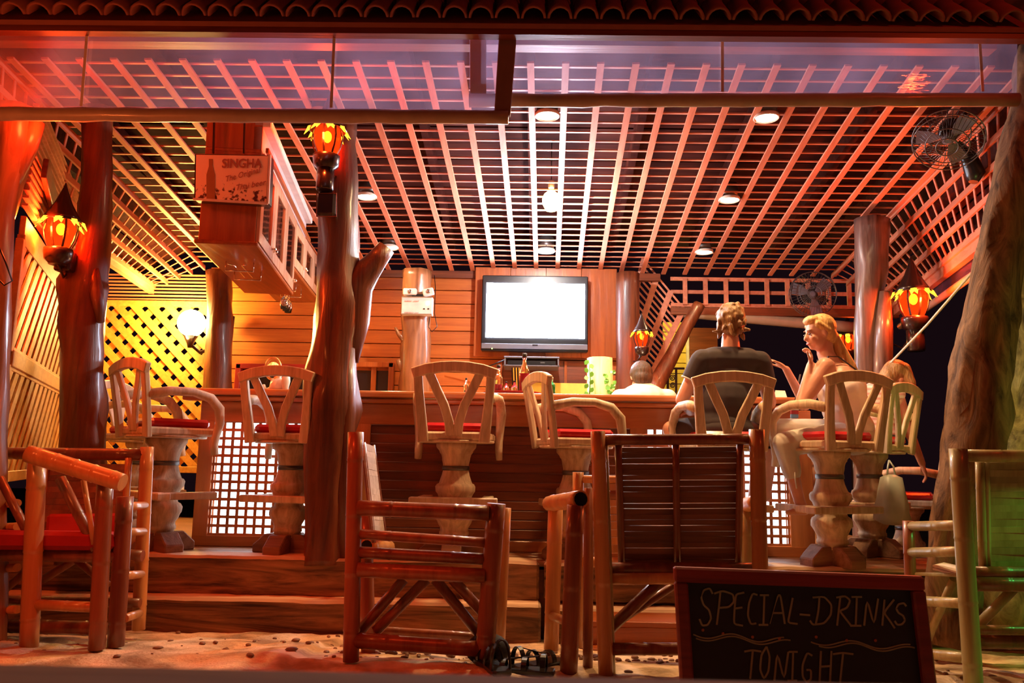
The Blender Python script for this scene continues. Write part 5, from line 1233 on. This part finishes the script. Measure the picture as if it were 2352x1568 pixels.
sh_ = MB(); sh_.ell(chest + V((0, 0, .0)), (.185, .118, .185)); sh_.ell(P(1667, 925, MY), (.172, .122, .19)); sh_.ell(P(1662, 975, MY), (.178, .132, .10))
sh_.cap(sh_l, .070, sh_r, .070); sh_.cap(nk - V((0, 0, .035)), .070, nk - V((0, 0, .08)), .10)
sh_.cap(P(1640, 826, MY), .085, P(1716, 828, MY), .085)
sl_l = lerp(sh_l, el_l, .52); sl_r = lerp(sh_r, el_r, .52)
sh_.tube([sh_l, sl_l], [.072, .068], 16); sh_.tube([sh_r, sl_r], [.072, .068], 16)
part(t, 'shirt', sh_, shirt_d, remesh=.009, smooth=6)
part(t, 'collar_trim', MB().tube([nk - V((0, 0, .036)) + V((.069 * math.cos(a), .066 * math.sin(a), .014 * math.sin(a))) for a in [2 * PI * i / 24 for i in range(25)]], .006, 8, False), trim_cl)
for (a_, b2) in ((sh_l, el_l), (sh_r, el_r)):
    d_ = (b2 - a_).normalized(); c = lerp(a_, b2, .52); x_ = d_.cross(V((0, 1, 0))).normalized(); y_ = x_.cross(d_)
    part(t, 'sleeve_trim', MB().tube([c + (x_ * math.cos(q_) + y_ * math.sin(q_)) * .066 for q_ in [2 * PI * i / 20 for i in range(21)]], .006, 8, False), trim_cl)
so = MB(); so.ell(hipc + V((0, 0, -.01)), (.19, .145, .115)); shell(so, [hipc + V((-.09, .02, -.02)), lerp(hipc, kn_l, .85)], [.098, .075]); shell(so, [hipc + V((.09, .02, -.02)), lerp(hipc, kn_r, .85)], [.098, .075])
part(t, 'shorts', so, shorts_d, remesh=.009, smooth=5)
ha = MB()
ha.ell(Lh(0, -.030, .030), (.092, .094, .100), Rh); ha.ell(Lh(0, -.052, -.030), (.072, .056, .065), Rh)
ha.cap(Lh(-.02, -.075, -.055), .024, Lh(.01, -.082, -.08), .020)
for i in range(44):
    a_ = random.uniform(0, 2 * PI); z_ = random.uniform(-.085, .115); rr = math.sqrt(max(.12, 1 - (z_ / .13) ** 2)) * .084
    if math.sin(a_) > .45 and z_ < .06: continue
    p = Lh(rr * math.cos(a_), -.03 + rr * math.sin(a_), z_ + .0); q_ = p + (p - Lh(0, -.03, 0)).normalized() * .010 + Rh @ V((random.uniform(-.012, .012), 0, -.018)); ha.cap(p, .017, q_, .008, 6)
ha.cap(Lh(-.075, -.03, -.055), .014, Lh(-.112, -.04, -.06), .006, 6); ha.cap(Lh(.075, -.03, -.045), .018, Lh(.105, -.04, -.05), .010, 6)
part(t, 'hair', ha, hair_d, remesh=.006, smooth=1)

# --- blond woman turned to the left, leaning forward
WY = 5.08
whip = P(1958, 1000, WY); wch = P(1930, 884, WY - .02); wnk = P(1896, 812, WY + .0); whd = P(1880, 764, WY)
wsl = P(1896, 842, WY - .10); wsr = P(1905, 842, WY + .13)
t = thing('person', 'person with blond ponytail in cream vest, seated sideways with chin on hand', 'person', V((whip.x, WY, FLZ)))
body = MB(); Lw, Rw = head(body, whd, (-1, -.18, -.16), (-.12, 0, 1), .98)
body.cap(Lw(0, -.03, -.07), .048, wnk, .054); body.cap(wnk, .052, lerp(wnk, wch, .5), .07)
body.cap(wsl, .052, wsr, .052); body.ell(wch, (.125, .15, .14)); body.ell(lerp(wch, whip, .5), (.12, .13, .15)); body.ell(whip, (.13, .15, .12))
wel = P(1842, 926, WY - .14); wha = P(1862, 838, WY - .09)      # near arm, hand under the chin
shell(body, [wsl, wel, wha], [.060, .044, .026]); hand(body, wha, P(1862, 800, WY - .07) - wha, (1, -.4, 0), .9, .75, 1)
wer = P(1850, 930, WY + .16); whr = P(1806, 848, WY + .06)      # far arm, hand raised
shell(body, [wsr, wer, whr], [.046, .036, .024]); hand(body, whr, P(1772, 822, WY + .02) - whr, (0, -.3, 1), .95, .25, -1)
wk1 = P(1802, 1018, WY - .06); wa1 = P(1836, 1150, WY - .06)
shell(body, [whip + V((-.02, -.07, 0)), wk1, wa1], [.085, .052, .034]); shell(body, [wa1, P(1848, 1172, WY - .06) , P(1826, 1176, WY - .07) + V((-.05, -.02, 0))], [.034, .03, .018])
wk2 = P(1775, 985, WY + .12); wa2 = P(1758, 1140, WY + .14)
shell(body, [whip + V((-.02, .09, .01)), wk2, wa2], [.085, .052, .034]); shell(body, [wa2, wa2 + V((-.13, -.02, -.05))], [.034, .02])
part(t, 'body', body, skin, remesh=.0075, smooth=4)
vs_ = MB(); vs_.ell(lerp(wch, whip, .12), (.150, .172, .130), Matrix.Rotation(-.4, 3, 'Y')); vs_.ell(lerp(wch, whip, .45), (.146, .158, .16)); vs_.ell(lerp(wch, whip, .85), (.140, .162, .12))
part(t, 'vest_top', vs_, cream_cl, remesh=.009, smooth=6)
for dy in (-.09, .09):
    part(t, 'shoulder_strap', MB().sweep([wch + V((-.09, dy, .06)), wnk + V((-.02, dy, -.03)), wnk + V((.045, dy, -.03)), wch + V((.09, dy, .07))], .012, .006, (0, 1, 0)), shirt_d)
tro = MB(); tro.ell(whip + V((0, 0, -.01)), (.145, .165, .115)); shell(tro, [whip + V((-.02, -.07, 0)), wk1, lerp(wk1, wa1, .5)], [.10, .075, .058]); shell(tro, [whip + V((-.02, .09, .01)), wk2], [.10, .07])
part(t, 'trousers', tro, pants_cl, remesh=.009, smooth=4)
part(t, 'trouser_tie', MB().tube([lerp(wk1, wa1, .5) + V((0, -.055, 0)), lerp(wk1, wa1, .62) + V((-.01, -.06, 0)), lerp(wk1, wa1, .78) + V((-.015, -.055, 0))], .004, 6), pants_cl)
ha = MB(); ha.ell(Lw(0, -.030, .034), (.084, .096, .090), Rw); ha.ell(Lw(0, -.055, -.02), (.074, .060, .07), Rw); ha.ell(Lw(0, .035, .085), (.060, .050, .034), Rw)
for s in (-1, 1): ha.cap(Lw(s * .066, .03, .055), .020, Lw(s * .074, -.03, .0), .020, 8)
pt = [Lw(0, -.10, -.03), P(1938, 812, WY + .02), P(1958, 842, WY + .0), P(1976, 876, WY - .02)]
shell(ha, pt, [.034, .032, .026, .010]); shell(ha, [pt[0], P(1930, 830, WY - .03), P(1962, 862, WY - .04)], [.026, .018, .007]); 
part(t, 'hair', ha, hair_b, remesh=.006, smooth=2)
for s in (-1, 1):
    part(t, 'eye', MB().ell(Lw(s * .030, .083, -.004), (.012, .006, .007), Rw, 10, 6), plain('eye_dark', (.05, .03, .03), .2) if s < 0 else MATS['eye_dark'])
    part(t, 'eyebrow', MB().cap(Lw(s * .018, .088, .020), .004, Lw(s * .044, .076, .022), .003, 6), hair_d)
part(t, 'lips', MB().ell(Lw(0, .090, -.064), (.020, .006, .008), Rw, 10, 6), plain('lip_pink', (.6, .16, .13), .4))
part(t, 'wrist_band', MB().tube([wk2 + V((0, 0, -.12)) + V((.055 * math.cos(a), .055 * math.sin(a), 0)) for a in [2 * PI * i / 20 for i in range(21)]], .008, 8, False), black_m)
# patterned bag hanging from counter beyond her
t = thing('patterned_bag', 'narrow patterned bag hanging between the woman and counter', 'bag', P(1822, 975, 5.22))
cols = [plain('bag_blue', (.25, .45, .65), .7), plain('bag_cream', (.8, .7, .5), .7), plain('bag_red', (.5, .05, .05), .7)]
for i in range(9):
    a0_ = P(1818, 924 + i * 9, 5.22); a1_ = P(1834 - i, 933 + i * 9, 5.24); part(t, 'pattern_band', MB().box((a0_ + a1_) / 2, (.05, .02, .024)), cols[i % 3], .003)
part(t, 'strap', MB().tube([P(1826, 924, 5.23), P(1832, 890, 5.26), P(1838, 860, 5.3)], .006, 6), shirt_d)

# --- third person behind the woman
TY = 5.66
thip = P(2010, 1010, TY); tch = P(2014, 925, TY); tnk = P(2030, 885, TY); thd = P(2056, 868, TY + .02)
t = thing('person', 'person in a striped pale top and loose brown hair bending on stool behind the woman', 'person', V((thip.x, TY, FLZ)))
body = MB(); Lt, Rt = head(body, thd, (.75, .4, -.75), (.6, 0, .8), .95)
body.cap(Lt(0, -.02, -.08), .046, tnk, .05); body.ell(tch, (.13, .12, .14)); body.ell(lerp(tch, thip, .5), (.12, .11, .14)); body.ell(thip, (.15, .14, .11))
tsr = P(2060, 905, TY - .05); ter = P(2088, 990, TY - .02); twr = P(2118, 1065, TY + .0)
shell(body, [tsr, ter, twr], [.046, .036, .024]); hand(body, twr, P(2130, 1100, TY) - twr, (1, -.3, 0), .9, .4, 1)
tsl = P(1966, 905, TY - .02); tel = P(1900, 1000, TY + .02); twl = P(1866, 1066, TY + .02)
shell(body, [tsl, tel, twl], [.046, .036, .024]); hand(body, twl, P(1868, 1120, TY) - twl, (-.2, -1, 0), .95, .3, -1)
shell(body, [thip + V((-.06, .0, 0)), P(1880, 1020, TY + .08), P(1880, 1190, TY + .05)], [.09, .055, .036]); shell(body, [thip + V((.06, .04, 0)), P(1900, 1020, TY + .2), P(1900, 1190, TY + .16)], [.09, .055, .036])
for q_ in ((1880, 1190, TY + .05), (1900, 1190, TY + .16)): shell(body, [P(*q_), P(*q_) + V((-.1, 0, -.05))], [.036, .022])
part(t, 'body', body, skin, remesh=.008, smooth=4)
tp = MB(); tp.ell(tch, (.145, .135, .15)); tp.ell(lerp(tch, thip, .5), (.14, .125, .16)); tp.ell(lerp(tch, thip, .85), (.15, .14, .11)); tp.cap(tsl, .06, tsr, .06)
m, n, l, b = new_mat('striped_top'); wvx = n.new('ShaderNodeTexWave'); wvx.bands_direction = 'Z'; wvx.inputs['Scale'].default_value = 9; tc = n.new('ShaderNodeTexCoord'); l.new(tc.outputs['Object'], wvx.inputs[0])
r = n.new('ShaderNodeValToRGB'); r.color_ramp.elements[0].color = (.75, .6, .58, 1); r.color_ramp.elements[1].color = (.6, .32, .30, 1); r.color_ramp.elements[0].position = .5; r.color_ramp.elements[1].position = .6; l.new(wvx.outputs[0], r.inputs[0]); l.new(r.outputs[0], b.inputs['Base Color']); b.inputs['Roughness'].default_value = .85
part(t, 'striped_top', tp, m, remesh=.01, smooth=5)
sk = MB(); sk.ell(thip + V((0, 0, -.01)), (.165, .155, .11)); shell(sk, [thip + V((-.06, .0, 0)), lerp(thip, P(1880, 1020, TY + .08), .7)], [.10, .075])
part(t, 'shorts', sk, shorts_d, remesh=.01, smooth=4)
ha = MB(); ha.ell(Lt(0, -.030, .034), (.084, .096, .090), Rt); ha.ell(Lt(0, -.055, -.02), (.074, .060, .07), Rt); shell(ha, [Lt(.03, -.02, .08), P(2090, 880, TY - .05), P(2100, 915, TY - .04)], [.05, .04, .012]); shell(ha, [Lt(0, -.08, .0), P(2030, 905, TY - .1)], [.05, .02])
part(t, 'hair', ha, hair_d, remesh=.007, smooth=2)

# --- bartender bending behind the counter
BY = 6.1
bc0 = P(1478, 915, BY)
t = thing('person', 'person in a white shirt bending low behind the counter', 'person', V((bc0.x, BY + .1, FLZ)))
body = MB(); bh = P(1470, 866, BY + .05); Lb, Rb = head(body, bh, (-.25, 1, -.5), (0, .3, 1), .95)
bch = P(1478, 930, BY); bsl, bsr = P(1424, 915, BY), P(1534, 915, BY); bhip = bch + V((0, .12, -.42))
body.cap(Lb(0, -.02, -.08), .046, bch + V((0, 0, .07)), .06); body.ell(bch, (.17, .13, .15)); body.ell(lerp(bch, bhip, .5), (.14, .12, .2)); body.ell(bhip, (.16, .13, .12))
for s, sp in ((-1, bsl), (1, bsr)):
    e = sp + V((s * .05, .12, -.26)); w_ = e + V((-s * .04, .25, .02)); shell(body, [sp, e, w_], [.05, .038, .026]); hand(body, w_, (0, 1, 0), (0, 0, 1), .95, .4, s)
    k_ = V((bhip.x + s * .09, BY + .12, FLZ + .42)); shell(body, [bhip + V((s * .08, 0, 0)), k_, V((k_.x, BY + .14, FLZ + .09))], [.085, .055, .038]); shell(body, [V((k_.x, BY + .14, FLZ + .08)), V((k_.x, BY + .27, FLZ + .03))], [.036, .026])
part(t, 'body', body, skin, remesh=.009, smooth=4)
tp = MB(); tp.ell(bch, (.20, .155, .175)); tp.ell(lerp(bch, bhip, .5), (.165, .14, .22)); tp.cap(bsl, .075, bsr, .075); tp.tube([bsl, bsl + V((-.03, .07, -.15))], [.075, .066], 14); tp.tube([bsr, bsr + V((.03, .07, -.15))], [.075, .066], 14)
part(t, 'shirt', tp, white_cl, remesh=.01, smooth=6)
tp = MB(); tp.ell(bhip, (.175, .145, .13))
for s in (-1, 1): shell(tp, [bhip + V((s * .08, 0, 0)), V((bhip.x + s * .09, BY + .12, FLZ + .42)), V((bhip.x + s * .09, BY + .14, FLZ + .12))], [.10, .07, .055])
part(t, 'trousers', tp, shorts_d, remesh=.011, smooth=4)
ha = MB(); ha.ell(Lb(0, -.035, .020), (.088, .098, .098), Rb); ha.ell(Lb(0, -.055, -.03), (.080, .066, .08), Rb)
part(t, 'hair', ha, wood('dark_brown_hair', (.03, .014, .008), (.12, .05, .025), 'Z', .5, 0, .9, 60, 6), remesh=.008, smooth=2)

# carrier bag hanging from the stool behind
bgm = MB(); c = P(2050, 1150, 5.3); n_ = 9
prf = [(.02, .17), (.06, .15), (.085, .06), (.10, -.04), (.10, -.12), (.07, -.15), (.0, -.155)]
bgm.lathe(c, [(r_, z_) for r_, z_ in prf][::-1], 18, None, .35, 3)
t = thing('carrier_bag', 'pale carrier bag hanging from bar stool behind the woman', 'bag', c + V((0, 0, -.15)))
part(t, 'sack', bgm, bag_m)
for dx in (-.03, .03): part(t, 'handle', MB().tube([c + V((dx, 0, .14)), c + V((dx * .6, 0, .22)), c + V((0, .02, .26))], .006, 6), bag_m)
